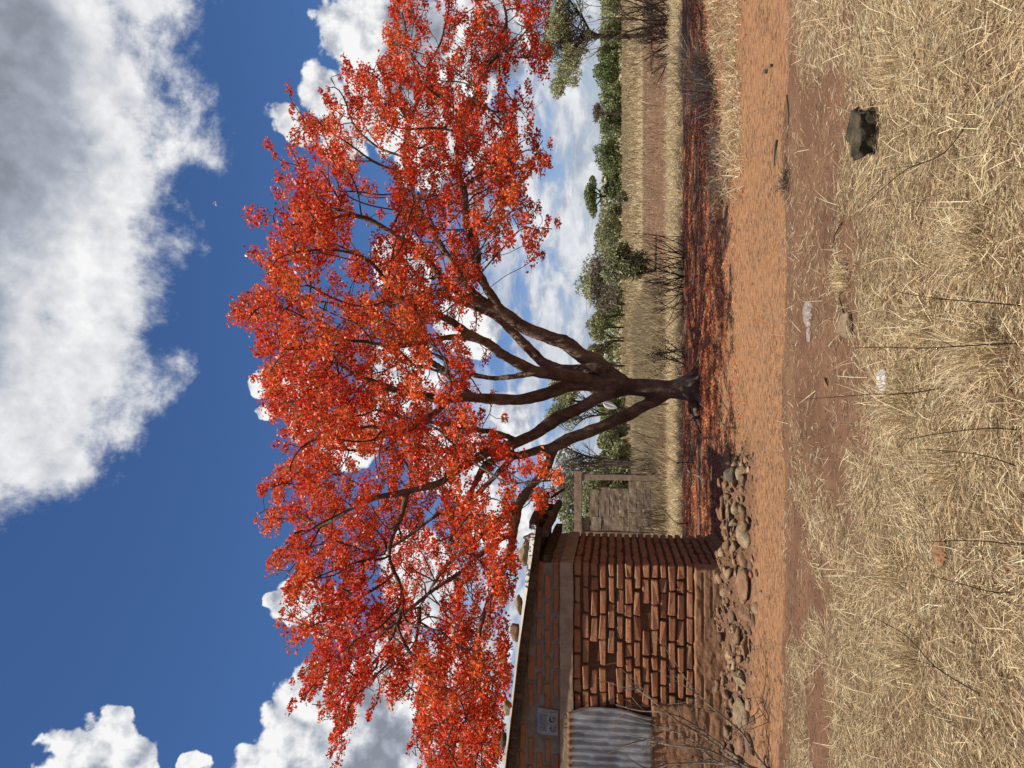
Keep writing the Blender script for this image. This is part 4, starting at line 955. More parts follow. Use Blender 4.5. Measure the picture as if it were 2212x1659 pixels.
FT = [
 ('bush', 'green thicket at the right edge of the photo beyond the bare brush heap', -60, 40, 1296, 1346, 120, GREEN, .0, .05, 3),
 ('acacia_tree', 'dark green tree just left of the brush heap in the far tree line', 40, 105, 1292, 1345, 140, DARK, .0, .1, 1),
 ('acacia_tree', 'broad dark tree right of the domed one in the far tree line', 88, 140, 1288, 1345, 150, GREEN, .0, .05, 1),
 ('acacia_tree', 'domed dark green tree standing above its neighbours, right half of the far tree line', 110, 196, 1276, 1346, 145, DARK, .1, .05, 1),
 ('bush', 'dense green bush under and left of the domed tree', 180, 250, 1300, 1346, 140, GREEN, 0, .02, 2),
 ('bush', 'dense green bush in front of the thin bare tree', 232, 300, 1296, 1347, 138, DARK, 0, .02, 2),
 ('acacia_tree', 'dark rounded bushy tree immediately right of the umbrella acacia', 296, 376, 1281, 1349, 135, DARK, .05, .02, 1),
 ('bush', 'dense dark thicket under the umbrella acacia', 360, 440, 1304, 1347, 140, DARK, 0, .02, 2),
 ('bush', 'olive scrub between the umbrella acacia and the big purple-brown tree', 430, 500, 1300, 1347, 140, OLIVE, 0, .02, 2),
 ('acacia_tree', 'grey-green ragged tree right of the big two-toned tree', 470, 552, 1283, 1345, 130, OLIVE, .1, .1, 1),
 ('bush', 'green thicket below the left side of the big two-toned tree', 615, 695, 1282, 1347, 125, GREEN, 0, .02, 2),
 ('acacia_tree', 'feathery light green tree on three thin trunks, right of the flame tree trunk', 672, 740, 1260, 1348, 110, OLIVE, .35, .25, 3),
 ('acacia_tree', 'light green tree leaning behind the right side of the flame tree trunk', 725, 800, 1268, 1348, 105, OLIVE, .35, .25, 2),
 ('bush', 'low green bush seen between the flame tree trunk and its left limb', 855, 925, 1290, 1350, 100, GREEN, 0, .05, 2),
 ('bush', 'light green spreading bush right of the ruined wall', 915, 985, 1284, 1356, 80, OLIVE, 0, .1, 2),
 ('bush', 'green feathery bush close against the right post of the ruined wall', 965, 1070, 1278, 1364, 60, OLIVE, 0, .1, 3),
 ('acacia_tree', 'tall olive tree rising behind the ruined wall', 1000, 1190, 1180, 1362, 55, OLIVE, .25, .3, 2),
]
for k_, (nm_, lab, a, b_, pt, pb, Yd, cl, cf_, op, tr) in enumerate(FT):
    far_tree(nm_, lab, a, b_, pt, pb, Yd, cl, n=3200 if Yd > 90 else 11000, leaf=.0028 * Yd if Yd > 90 else .0042 * Yd, crown_from=cf_, open_=op, trunks=tr, seed=k_, cat='bush' if nm_ == 'bush' else 'tree')
far_tree('two_toned_tree', 'biggest tree of the far line, green on top and purple-brown and leafless below', 545, 675, 1236, 1342, 100, OLIVE, n=5200, leaf=.28, crown_from=.12, open_=.1, trunks=2, seed=77, under_cols=GREYB, cat='tree')
hp_ = np.stack([rng.uniform(-90, 95, 16000), rng.uniform(160, 185, 16000), np.zeros(16000)], 1)
top_ = 3.2 + 3.2 * fbm(np.stack([hp_[:, 0] * .13, hp_[:, 0] * 0], -1), 4, 61); hp_[:, 2] = gh(hp_[:, 0], hp_[:, 1]) + top_ * rng.uniform(0, 1, 16000) ** .8
stuffobj('far_wood', [leaves(hp_, rng.uniform(.5, 1.0, 16000), .7, pal(16000, GREEN + OLIVE, jit=.25), .1, .1)], M_leaf, 'far wood beyond the field, reading as one dark green line')
# umbrella acacia with visible forked trunk
t = thing('umbrella_acacia', G(1345, 425), 'flat-topped umbrella acacia with a forked trunk showing against the sky', 'tree', 'trees and bushes along the far edge of the field')
Yd = 140.0; cx_ = float(P(1300, 422, Yd)[0]); t.location = (cx_, Yd, 0)
lm = [(float(P(1274, y_, Yd)[0]), Yd + dd, float(P(px_, y_, Yd)[2]), 1.6, 2.0, .75) for y_, px_, dd in ((398, 1280, 0), (410, 1273, 1), (424, 1271, -1), (438, 1275, 0), (450, 1281, 1), (420, 1280, 2))]
Pp = crown_pts(lm, 2600, .1); V_, F_, C_ = leaves(Pp, rng.uniform(.25, .5, 2600), .7, pal(2600, DARK + GREEN, jit=.25), .1, .1)
under(link('crown', mesh('crown', V_, F_, {'col': C_}), M_leaf), t)
mb = MB(); b0 = np.array([cx_, Yd, 0.]); f0 = P(1300, 424, Yd)
for y_, px_ in ((402, 1284), (414, 1280), (430, 1279), (446, 1286)): tube(mb, [b0, f0, (f0 + P(px_, y_, Yd)) / 2 + np.array([0, 0, -.2]), P(px_, y_, Yd)], [.28, .2, .14, .08], 5)
under(link('trunk', mb.me('trunk', True), M_dead), t)
# nearer acacia, right edge
def wispy_tree(name, label, Yd, basepx, stems, lumps_px, n, cols, leaf, rtr, cat='tree', bz=0.0, mat=M_dead, twn=60, seed=1):
    rr = random.Random(seed); b0 = P(basepx[0], basepx[1], Yd); b0[2] = bz
    t = thing(name, b0, label, cat)
    lumps = []
    for (px_, py_, rpx, rpz, dd) in lumps_px:
        c = P(px_, py_, Yd + dd); lumps.append((*c, rpx / F * Yd, rpx / F * Yd, rpz / F * Yd))
    mb_ = MB(); Lp = np.array(lumps)
    for s_ in stems:
        pts, rad_ = resample([(b0 if i == 0 else P(a, b_, Yd), rtr * f_) for i, (a, b_, f_) in enumerate(s_)], .3); tube(mb_, pts, rad_, 6)
        for k_ in range(twn // len(stems)):
            i = rr.randrange(len(pts) // 2, len(pts)); l_ = Lp[rr.randrange(len(Lp))]
            d = l_[:3] + np.array([rr.gauss(0, .5) * l_[3], rr.gauss(0, .5) * l_[3], rr.gauss(0, .4) * l_[5]]) - pts[i]; ln = np.linalg.norm(d)
            grow(mb_, pts[i], d + np.array([0, 0, .3 * ln]), ln * .8, .022, 1, rr, 4, .6, 4, .5)
    under(link('trunk', mb_.me('trunk', True), mat), t)
    Pp_ = crown_pts(lumps, n, .15); hole = fbm(Pp_ * np.array([1.1, 1.1, 1.6]), 3, seed + 3); Pp_ = Pp_[hole > .45]
    m_ = len(Pp_); az = rng.uniform(0, 6.28, m_); ln_ = np.full(m_, leaf) * rng.uniform(.7, 1.5, m_)
    V_, F_, C_ = stalks(Pp_, az, rng.uniform(.3, 2.6, m_), ln_, ln_ * .22, rng.normal(0, .4, m_), pal(m_, cols, jit=.25))
    under(link('crown', mesh('crown', V_, F_, {'col': C_}), M_leaf), t); return t
LG = [(0.42, 0.44, 0.21), (0.34, 0.37, 0.17), (0.50, 0.49, 0.27)]
wispy_tree('thorn_tree', 'airy green thorn tree at the right edge of the photo behind the red crown tips', 33, (1400, 76),
           [[(1400, 76, 1.0), (1340, 80, .9), (1290, 77, .8), (1262, 70, .6), (1230, 50, .4), (1200, 20, .25)], [(1400, 76, .8), (1300, 79, .7), (1262, 84, .5), (1240, 110, .4), (1222, 140, .25)], [(1400, 76, .8), (1290, 75, .6), (1260, 40, .5), (1230, 0, .4), (1210, -50, .3)]],
           [(1178, 100, 26, 14, 1), (1205, 190, 24, 16, 0), (1268, 60, 30, 14, 0), (1205, 20, 38, 26, 0), (1225, 70, 44, 30, 1), (1195, 60, 30, 18, -1), (1235, 120, 34, 22, 0), (1215, 160, 30, 20, 1), (1240, 165, 22, 18, -1), (1250, 30, 28, 16, 0), (1200, -50, 40, 26, 0), (1235, -80, 40, 26, 0), (1190, 120, 24, 18, 1), (1258, 105, 22, 16, 1)],
           17000, LG, .13, .09, seed=5, twn=70)
wispy_tree('thorn_tree', 'pale feathery thorn tree seen through the fork between the trunk limbs', 40, (1385, 890),
           [[(1385, 890, 1.), (1320, 880, .8), (1260, 870, .6), (1220, 860, .4)], [(1385, 890, 1.), (1310, 895, .7), (1260, 905, .5), (1235, 930, .3)]],
           [(1225, 850, 34, 20, 0), (1215, 880, 34, 22, 1), (1235, 905, 26, 16, 0), (1200, 840, 30, 18, 1), (1245, 835, 20, 14, 0), (1195, 900, 26, 16, 0)], 4600, LG, .19, .08, seed=8, twn=40)
wispy_tree('bare_tree', 'tall grey leafless tree with fine drooping twigs behind the left limb, right of the hut', 42, (1380, 1000),
           [[(1380, 1000, 1.), (1300, 1000, .8), (1240, 1005, .6), (1200, 1010, .3)], [(1380, 1000, .9), (1290, 990, .7), (1240, 975, .5), (1215, 960, .3)], [(1380, 1000, .9), (1290, 1010, .7), (1240, 1040, .5), (1210, 1080, .3)]],
           [(1225, 985, 30, 26, 0), (1235, 1010, 34, 22, 0), (1220, 1050, 40, 24, 1)], 1600, GREYB + OLIVE, .14, .10, seed=9, twn=110, mat=M_twig)
wispy_tree('bare_tree', 'thin bare little tree standing above the hedge, left of the domed tree', 120, (1340, 245),
           [[(1340, 245, 1.), (1310, 245, .8), (1290, 243, .5), (1284, 236, .3)], [(1340, 245, 1.), (1305, 247, .6), (1290, 255, .4), (1286, 262, .3)]],
           [(1288, 240, 14, 6, 0), (1290, 255, 12, 5, 1), (1293, 230, 9, 4, 0)], 500, GREYB, .5, .18, seed=12, twn=24)
wispy_tree('sapling', 'small dark-stemmed tree alone in front of the far tree line, below the umbrella acacia', 75, (1366, 428),
           [[(1366, 428, 1.), (1356, 428, .8), (1346, 424, .5)], [(1366, 428, 1.), (1352, 430, .6), (1344, 436, .4)]],
           [(1344, 422, 11, 9, 0), (1349, 432, 10, 8, 0), (1340, 428, 8, 7, 0)], 1300, OLIVE + GREYB, .22, .12, seed=14, twn=20)
wispy_tree('broom_bush', 'wispy olive-green broom-like bush growing in the middle of the dry field', 30, (1419, 585),
           [[(1419, 585, 1.), (1390, 580, .7), (1350, 570, .4), (1310, 545, .2)], [(1419, 585, 1.), (1390, 588, .7), (1345, 592, .4), (1305, 588, .2)], [(1419, 585, 1.), (1385, 575, .6), (1360, 555, .4), (1330, 530, .2)], [(1419, 585, .8), (1385, 592, .6), (1350, 602, .3)]],
           [(1350, 575, 26, 26, 0), (1325, 555, 24, 20, 0), (1370, 580, 22, 22, 0), (1320, 585, 22, 20, .5), (1385, 560, 18, 16, 0), (1345, 540, 18, 14, 0)], 2600, OLIVE, .20, .05, 'bush', seed=15, twn=60)
# a power line far behind
mb = MB(); 
for zz in (0, .35):
    a = P(1266, 640, 60); b_ = P(1268, 1120, 60); a[2] += zz; b_[2] += zz; pts = [a + (b_ - a) * k_ / 16 - np.array([0, 0, .25 * math.sin(math.pi * k_ / 16)]) for k_ in range(17)]
    if zz == 0: tube(mb, pts, .010, 4)
o = link('power_line', mb.me('power_line'), M_wire); props(o, 'thin overhead wire crossing the pale sky behind the limbs', 'wire')
# ================================================================== DRY BRUSH, BUSHES AND STEMS
def shrub(name, label, g, mat, spec, cat='shrub', seed=0, group=None, leafcol=None, leafn=0, leafs=.03):
    rr = random.Random(seed); t = thing(name, g, label, cat, group); mb_ = MB(); tips = []
    for (n, h0, h1, r_, spread, depth, kids, lean, jit) in spec:
        for _ in range(n):
            a = rr.uniform(0, 6.283); ln = rr.uniform(0, lean); d = (math.cos(a) * math.sin(ln), math.sin(a) * math.sin(ln), math.cos(ln))
            grow(mb_, (g[0] + rr.gauss(0, jit), g[1] + rr.gauss(0, jit * .5), g[2] - .02), d, rr.uniform(h0, h1), r_ * rr.uniform(.7, 1.2), depth, rr, kids, spread, 5, .3, .25, tips)
    under(link('branches', mb_.me('branches', True), mat), t)
    if leafcol is not None:
        tp = np.array(tips)[rng.integers(0, len(tips), leafn)] + rng.normal(0, leafs, (leafn, 3))
        V_, F_, C_ = leaves(tp, rng.uniform(.7, 1.3, leafn) * leafs, .6, pal(leafn, leafcol, jit=.25), .1, .1)
        under(link('leaves', mesh('leaves', V_, F_, {'col': C_}), M_leaf), t)
    return t
shrub('brush_heap', 'dark heap of cut thorn branches on the bare field, right edge of the photo', ground_pt(1453, 60), M_dead,
      [(34, .5, 1.0, .020, .7, 2, 4, 1.25, .42)], 'brush', 21)
shrub('bare_shrub', 'tall bare grey shrub standing up out of the dark brush heap', ground_pt(1449, 50), M_twig, [(8, 1.2, 2.3, .028, .45, 2, 4, .7, .15)], 'shrub', 22)
shrub('dark_stemmed_bush', 'leafless dark bush fanning up behind the tree shade, the one farther from the trunk', ground_pt(1478, 565), M_dead, [(26, .6, 1.1, .011, .35, 1, 3, .75, .25)], 'bush', 23)
shrub('dark_stemmed_bush', 'leafless dark bush fanning up behind the tree shade, the one nearer the trunk', ground_pt(1477, 622), M_dead, [(24, .55, 1.0, .010, .35, 1, 3, .85, .25)], 'bush', 24)
shrub('leafy_shrub', 'small green-leaved shrub just right of the flame tree trunk in pale straw', ground_pt(1480, 775), M_twig, [(9, .5, .95, .012, .5, 1, 4, .8, .12)], 'shrub', 25, None, [(0.06, 0.085, 0.035), (0.10, 0.12, 0.055)], 900, .035)
shrub('bare_bush', 'dark leafless bush in the dry grass against the right side of the ruined wall', ground_pt(1440, 1003), M_dead, [(20, .6, 1.3, .012, .4, 1, 4, .6, .25)], 'bush', 26)
shrub('bare_bush', 'fine-twigged leafless bush in front of the ruined wall, beside the hut', ground_pt(1447, 1118), M_dead, [(14, .5, 1.2, .010, .5, 2, 3, .6, .25)], 'bush', 27)
def stick(name, label, pts, r_, mat, cat='stick', tw=0, seed=0, group=None):
    rr = random.Random(seed); pts = [np.array(p_, float) for p_ in pts]
    pp, rad_ = resample([(p_, r_ * (1 - .6 * i / (len(pts) - 1))) for i, p_ in enumerate(pts)], .06 if r_ > .006 else .04)
    mb_ = MB(); tube(mb_, pp, rad_, 5)
    for k_ in range(tw):
        i = rr.randrange(len(pp) // 3, len(pp)); d = pp[min(i + 1, len(pp) - 1)] - pp[i - 1]; d /= np.linalg.norm(d); q_ = np.array([rr.gauss(0, 1), rr.gauss(0, .5), abs(rr.gauss(0, .7))])
        grow(mb_, pp[i], d + .7 * q_, rr.uniform(.3, .6) * np.linalg.norm(pts[-1] - pts[0]) * .5, rad_[i] * .6, 1, rr, 2, .5, 4, .2)
    me = mb_.me(name, True); V0 = pts[0]
    o = link(name, me, mat); return props(o, label, cat, group)
def gp(px_, py_, dz_=0.0):
    g = ground_pt(px_, py_); return g + np.array([0, 0, dz_])
def up_pt(base_px, px_, py_):     # a point standing over the ground spot seen at base_px
    Yb = ground_pt(base_px, py_)[1]; return P(px_, py_, Yb)
# Y-shaped dead saplings by the hut
t1 = stick('dead_sapling', 'forked black dead sapling standing in the shade, left of the ruined wall post', [gp(1500, 1000), up_pt(1500, 1478, 999), up_pt(1500, 1457, 998), up_pt(1500, 1443, 986)], .013, M_dead, 'sapling', 4, 3)
t2 = stick('dead_sapling', 'wide-forked black dead sapling close beside the hut wall', [gp(1487, 1130), up_pt(1487, 1466, 1131), up_pt(1487, 1450, 1120), up_pt(1487, 1440, 1106)], .013, M_dead, 'sapling', 6, 5)
stick('fallen_branch', 'pale bent branch lying on the petals left of the tree roots', [gp(1494, 985, .03), gp(1497, 1002, .12), gp(1508, 1020, .16), gp(1518, 1030, .06), gp(1522, 1045, .03)], .022, M_pale, 'branch', 1, 4)
stick('fallen_branch', 'grey root-like branch curving down from the foot of the trunk', [up_pt(1512, 1478, 853), up_pt(1514, 1490, 866), gp(1508, 885, .16), gp(1512, 910, .08), gp(1516, 935, .03)], .045, M_bark, 'branch', 1, 5)
stick('charred_stick', 'short black stick lying on the bright dirt track', [gp(1681, 303, .012), gp(1678, 330, .016), gp(1676, 358, .012)], .013, M_char)
stick('long_twig', 'long thin twig lying along the near edge of the track, left of the black stick', [gp(1702, 205, .01), gp(1706, 250, .01), gp(1703, 300, .012)], .006, M_dead)
stick('dry_stalks', 'dark dry stalks lying at the edge of the straw, right of the clear film', [gp(1822, 480, .01), gp(1812, 505, .02), gp(1800, 545, .012)], .006, M_dead, tw=2, seed=4)
stick('bent_twig', 'small bent twig poking out behind the rounded buff rock', [gp(1830, 676, .02), up_pt(1830, 1818, 662), up_pt(1830, 1813, 638), up_pt(1830, 1824, 628)], .007, M_dead, 'twig')
stick('pale_stick', 'weathered grey stick lying in the straw in the bottom left corner', [gp(2040, 1532, .03), gp(2056, 1555, .03), gp(2078, 1572, .03), gp(2098, 1580, .02)], .007, M_pale, 'stick')
stick('thick_stick', 'broken grey stick at the very right bottom corner of the view', [gp(2175, 225, .03), gp(2192, 205, .03), gp(2210, 195, .03)], .010, M_pale, 'stick')
# thin weed stems in the foreground
WE = [((2100, 250), [(2040, 330), (1960, 365), (1915, 400), (1870, 440)], 'branching brown dead weed leaning in front of the dark rock', 5),
      ((2212, 660), [(2150, 655), (2080, 650), (1990, 640), (1930, 628)], 'tall thin reddish weed stem right of centre at the bottom edge', 3),
      ((2212, 742), [(2120, 745), (2000, 752), (1900, 750), (1840, 752)], 'dark thin weed stem standing right of the white scrap', 2),
      ((2040, 838), [(1960, 850), (1880, 852), (1800, 858), (1740, 862)], 'thin weed stem leaning up from the tuft beside the white scrap', 3),
      ((2212, 1010), [(2130, 985), (2060, 975), (1980, 970)], 'thin brown weed stem left of centre at the bottom edge', 2),
      ((2212, 1275), [(2150, 1280), (2080, 1262), (2000, 1240)], 'curved dark weed stem in the lower left straw', 2),
      ((2120, 1500), [(2020, 1440), (1960, 1375), (1880, 1330)], 'long dark weed stem leaning across the straw at lower left', 3),
      ((2212, 1180), [(2140, 1170), (2060, 1168), (1990, 1172)], 'short upright brown weed stem in the straw below the red rag', 1),
      ((2212, 930), [(2140, 925), (2040, 935), (1950, 950)], 'dark leaning weed stem between the red stone and the bottom edge', 2)]
for k_, (b_, mids, lab, tw) in enumerate(WE):
    g = gp(min(b_[0], 2205), b_[1]) if b_[0] < 2205 else gp(2205, b_[1]) ; pts = [g]
    n_ = len(mids); Yg = g[1]
    for i, (mx, my) in enumerate(mids):
        Yq = Yg + (i + 1) / n_ * .10; pts.append(P(mx, my, Yq))
    stick('weed_stem', lab, pts, .0032, M_dead, 'weed', tw, 40 + k_, 'dead weed stems in the foreground')
# bare shrub before the hut
rr = random.Random(33); gS = gp(1665, 1668); t = thing('bare_shrub', gS, 'bare pale-twigged shrub leaning in front of the tin sheet and the mud plaster', 'shrub'); mb = MB()
def sp(px_, py_, Yq): return P(px_, py_, Yq)
Ys0 = gS[1]
MAIN = [[(1620, 1655), (1560, 1610), (1490, 1560), (1440, 1540), (1380, 1535), (1330, 1522)], [(1600, 1650), (1520, 1590), (1460, 1555), (1400, 1505), (1360, 1480)], [(1610, 1660), (1530, 1620), (1450, 1610), (1390, 1600), (1350, 1610)],
        [(1640, 1640), (1600, 1580), (1540, 1530), (1500, 1490), (1470, 1450)], [(1650, 1640), (1680, 1590), (1660, 1560), (1640, 1530)], [(1560, 1650), (1450, 1650), (1400, 1660), (1360, 1640)], [(1600, 1660), (1540, 1640), (1500, 1600), (1420, 1570), (1400, 1600)]]
for ml in MAIN:
    pts = [gS] + [sp(a, b_, Ys0 + rr.uniform(-.15, .25)) for a, b_ in ml]
    pp, rad_ = resample([(p_, .014 * (1 - .8 * i / len(pts))) for i, p_ in enumerate(pts)], .07); tube(mb, pp, rad_, 5)
    for k_ in range(11):
        i = rr.randrange(3, len(pp)); d = pp[i] - pp[i - 2]; d /= np.linalg.norm(d); grow(mb, pp[i], d + np.array([rr.gauss(0, .6), rr.gauss(0, .4), rr.gauss(.15, .5)]), rr.uniform(.15, .5), .0045, 1, rr, 2, .5, 4, .25)
M_shr = material('pale_twig', bark((0.22, 0.17, 0.12), (0.42, 0.35, 0.27), 20.0)); under(link('branches', mb.me('branches', True), M_shr), t)
# ------------------------------------------------------------------ loose things on the ground
g = gp(1905, 282); stone('dark_rock', (g[0], g[1] + .10, g[2] + .055), (.36, .28, .30), 415, M_lava, 'large dark pitted rock with a buff sunlit top, in the straw at right', cat='rock', sub=4)
g = gp(1843, 704); stone('buff_rock', (g[0], g[1] + .06, g[2] + .03), (.22, .16, .13), 422, M_rock, 'rounded buff rock at the front edge of the bare soil, below the plastic film', cat='rock', sub=4)
g = gp(1918, 873); stone('red_stone', (g[0], g[1], g[2] + .02), (.10, .08, .06), 432, M_redrock, 'rusty red stone just left of the white scrap', cat='stone')
g = gp(1890, 903); stone('red_stone', (g[0], g[1], g[2] + .01), (.06, .04, .035), 433, M_redrock, 'smaller dark red stone, second left of the white scrap', cat='stone')
g = gp(1670, 143); stone('pebble', (g[0], g[1], g[2] + .02), (.05, .05, .05), 434, M_rockd, 'brown pebble lying alone near the right edge of the track, the nearer of two', cat='pebble')
g = gp(1658, 154); stone('pebble', (g[0], g[1], g[2] + .02), (.07, .05, .05), 435, M_rockd, 'brown pebble near the right edge of the track, the farther of two', cat='pebble')
g = gp(1700, 712 + 400); 
stone('pebble', (*gp(1788, 828)[:2], gp(1788, 828)[2] + .01), (.10, .05, .04), 436, M_clod, 'flat brown clod alone in the bare soil right of centre', cat='clod')
def crumple(name, label, g, sx, sy, sz_, mat, cat, seed, rz=0, n=26):
    A, B = np.meshgrid(np.linspace(-1, 1, n), np.linspace(-1, 1, n)); nz = fbm(np.stack([A * 2.4, B * 2.4], -1), 4, seed); n2 = fbm(np.stack([A * 2.0 + 5, B * 2.0], -1), 3, seed + 3)
    rdg = 1 - np.abs(nz - .5) * 4; R_ = 1 + .35 * (n2 - .5); Z = sz_ * np.clip(.35 + .65 * rdg, 0, 1) * (1 - .45 * np.maximum(np.abs(A), np.abs(B)) ** 3)
    X_ = A * sx * .5 * R_ * (1 - .25 * B * B); Y_ = B * sy * .5 * R_ * (1 - .3 * A * A); c_, s_ = math.cos(rz), math.sin(rz)
    V_ = np.stack([g[0] + X_ * c_ - Y_ * s_, g[1] + X_ * s_ + Y_ * c_, g[2] + Z + .004], -1).reshape(-1, 3); i, j = np.meshgrid(np.arange(n - 1), np.arange(n - 1)); b_ = (j * n + i).ravel()
    o = link(name, mesh(name, V_, np.stack([b_, b_ + 1, b_ + n + 1, b_ + n], -1), None, True), mat); return props(o, label, cat)
crumple('white_scrap', 'crumpled scrap of white plastic lying in the straw near the bottom middle', gp(1917, 822), .13, .13, .05, M_white, 'litter', 71)
crumple('plastic_film', 'clear crumpled plastic film lying on the bare soil right of centre', gp(1752, 678), .22, .24, .05, M_film, 'litter', 75, .2)
crumple('plastic_film', 'small torn white wisp of plastic trailing left of the clear film', gp(1752, 722), .13, .12, .03, M_film, 'litter', 78, .2)
crumple('brown_rag', 'crumpled reddish-brown rag in the straw at lower left', gp(2045, 1195), .13, .10, .05, M_rag, 'rag', 81)
for k_, (a, b_, lab) in enumerate(((2022, 372 * 1.18, 'curled orange-brown dead leaf right of centre in the near straw'), (1968, 218, 'flat orange-brown dead leaf on the straw below the dark rock'), (1938, 300 * 4.25, 'reddish flake of brick in the straw below the hut corner'), (2060, 385, 'brown curled leaf in the near straw beyond the branching weed'), (2155, 1518, 'reddish chip of brick near the bottom left corner'))):
    crumple('dead_leaf' if 'leaf' in lab else 'brick_chip', lab, gp(a, b_), .07, .035, .015, M_rag, 'leaf' if 'leaf' in lab else 'chip', 90 + k_, R0.uniform(0, 3), 12)
# hanging white bag caught on a twig of the left limb
o = stick('bag_stem', 'thin dead stem standing in the dry field behind the tree and holding the white bag', [G(1452, 872) , P(1400, 876, 20.8), P(1345, 880, 20.8), P(1303, 870, 20.8)], .014, M_dead, 'twig')
A, B = np.meshgrid(np.linspace(0, 1, 16), np.linspace(0, 1, 20)); p0 = P(1303, 868, 20.76); p1 = P(1333, 881, 20.76); ax = p1 - p0; sdv = np.array([ax[2], 0, -ax[0]]); sdv /= np.linalg.norm(sdv)
wd_ = .02 + .12 * np.sin(math.pi * np.clip(B, 0, 1) ** .8); fold = .02 * np.sin(A * 14 + B * 3)
V_ = p0 + B[..., None] * ax + ((A - .35) * 2 * wd_)[..., None] * sdv * .75 + fold[..., None] * np.array([0, 1.0, 0])
i, j = np.meshgrid(np.arange(15), np.arange(19)); b_ = (j * 16 + i).ravel()
o = link('white_bag', mesh('white_bag', V_.reshape(-1, 3), np.stack([b_, b_ + 1, b_ + 17, b_ + 16], -1), None, True), M_white); props(o, 'torn white plastic bag caught on a stem, seen between the two left limbs', 'bag')
# a white bird high over the crown
bp = P(466.5, 440, 45); mb = MB(); tube(mb, [bp + np.array([-.16, 0, -.03]), bp + np.array([-.05, 0, 0]), bp + np.array([.06, 0, .01]), bp + np.array([.16, 0, .05])], [.015, .045, .04, .01], 6)
bird = thing('bird', bp, 'tiny white bird flying in the blue sky above the crown', 'bird'); M_bird = material('white_feathers', lambda q: principled(q, (0.8, 0.8, 0.78), .7)); under(link('body', mb.me('body', True), M_bird), bird)
for s_ in (-1, 1):
    mb = MB(); mb.add([bp + np.array([-.04, 0, .02]), bp + np.array([.06, 0, .02]), bp + np.array([.03, s_ * .22, .12]), bp + np.array([-.06, s_ * .20, .12])], [[0, 1, 2, 3]]); under(link('wing', mb.me('wing'), M_bird), bird)
# ================================================================== STRAW, GRASS, PETALS
STRAW = [(0.82, 0.62, 0.35), (0.94, 0.77, 0.48), (0.58, 0.42, 0.235), (0.30, 0.205, 0.12), (0.66, 0.52, 0.33)]
parts = []
Bp = scatter(700000, -5.2, 5.2, 2.9, 7.9, lambda x, y: straw_dens(x, y) * np.clip(0.28 + 1.6 * (5.0 / np.maximum(y, 3)) ** 2 * .35, 0, 1))
n = len(Bp); Bp[:, 2] += np.abs(rng.normal(0, .012, n)) + .003
flow = 9.0 * fbm(Bp[:, :2] * 1.6, 2, 141) + rng.normal(0, .75, n)
ln_ = rng.uniform(.02, .15, n) * rng.uniform(.5, 1, n); parts.append(stalks(Bp, flow, rng.normal(1.48, .20, n), ln_, rng.uniform(.0013, .0040, n) ** 1.0, rng.normal(0, .25, n), pal(n, STRAW, [3, 3, 3, 3, 2.4], .22)))
print('lying straw', n)
Bp = scatter(60000, -5.2, 5.2, 2.9, 7.6, lambda x, y: straw_dens(x, y) * .45 * sst(.45, .6, fbm(np.stack([x, y], -1) * 2.4, 3, 91)))
n = len(Bp); parts.append(stalks(Bp, rng.uniform(0, 6.283, n), np.abs(rng.normal(.9, .4, n)), rng.uniform(.06, .22, n), rng.uniform(.0028, .0050, n), rng.normal(.3, .3, n), pal(n, STRAW, [4, 6, 1, 1, 1], .12)))
stuffobj('straw', parts, M_straw, 'flattened dry straw littering the near ground')
# sparse dark crumbs of stalk over the bare soil
Bp = scatter(70000, -6, 6.5, 4.5, 13.5, lambda x, y: .5 * sst(.4, .6, fbm(np.stack([x, y], -1) * 1.7, 3, 95)) + .05)
n = len(Bp); Bp[:, 2] += .004
stuffobj('chaff', [stalks(Bp, rng.uniform(0, 6.283, n), rng.normal(1.54, .07, n), rng.uniform(.02, .11, n), rng.uniform(.002, .005, n), rng.normal(0, .15, n), pal(n, [(0.45, 0.36, 0.22), (0.14, 0.09, 0.06), (0.30, 0.2, 0.12)], [2, 2, 1.5], .2))], M_straw, 'scattered stalk crumbs on the bare soil and the track')
# tufts that stand out
TU = [(2150, 760, 150, .30, .5, 'thick pale straw tuft fanning up at the bottom edge of the photo, middle'), (1968, 880, 90, .34, .7, 'loose straw tuft fanning over the bare soil left of the white scrap'), (2010, 705, 110, .22, .8, 'broad straw tuft on the soil edge below the plastic film'),
      (1980, 1420, 130, .26, .8, 'leaning straw tuft in the lower left, brightest there'), (1940, 1240, 90, .22, .9, 'straw tuft below the hut corner'), (2060, 1000, 110, .22, .9, 'straw tuft left of centre near the bottom edge'),
      (1940, 150, 110, .22, .9, 'matted straw tuft at the right edge of the near straw'), (1830, 600, 120, .16, .9, 'small straw tuft at the soil edge right of the buff rock'), (2120, 520, 110, .24, .9, 'straw tuft in the near straw right of centre')]
for k_, (a, b_, n, h_, sp_, lab) in enumerate(TU):
    g = gp(min(a, 2205), b_); n = n * 2; B_ = g + np.stack([rng.normal(0, .07, n), rng.normal(0, .07, n), np.zeros(n)], 1); B_[:, 2] = gh(B_[:, 0], B_[:, 1])
    V_, F_, C_ = stalks(B_, rng.uniform(0, 6.283, n), np.abs(rng.normal(.35, sp_ * .6, n)), rng.uniform(.4, 1.1, n) * h_, rng.uniform(.003, .005, n), rng.normal(.45, .35, n), pal(n, STRAW[:3], None, .12))
    props(link('straw_tuft', mesh('straw_tuft', V_, F_, {'col': C_}), M_straw), lab, 'grass tuft', 'standing tufts of straw')
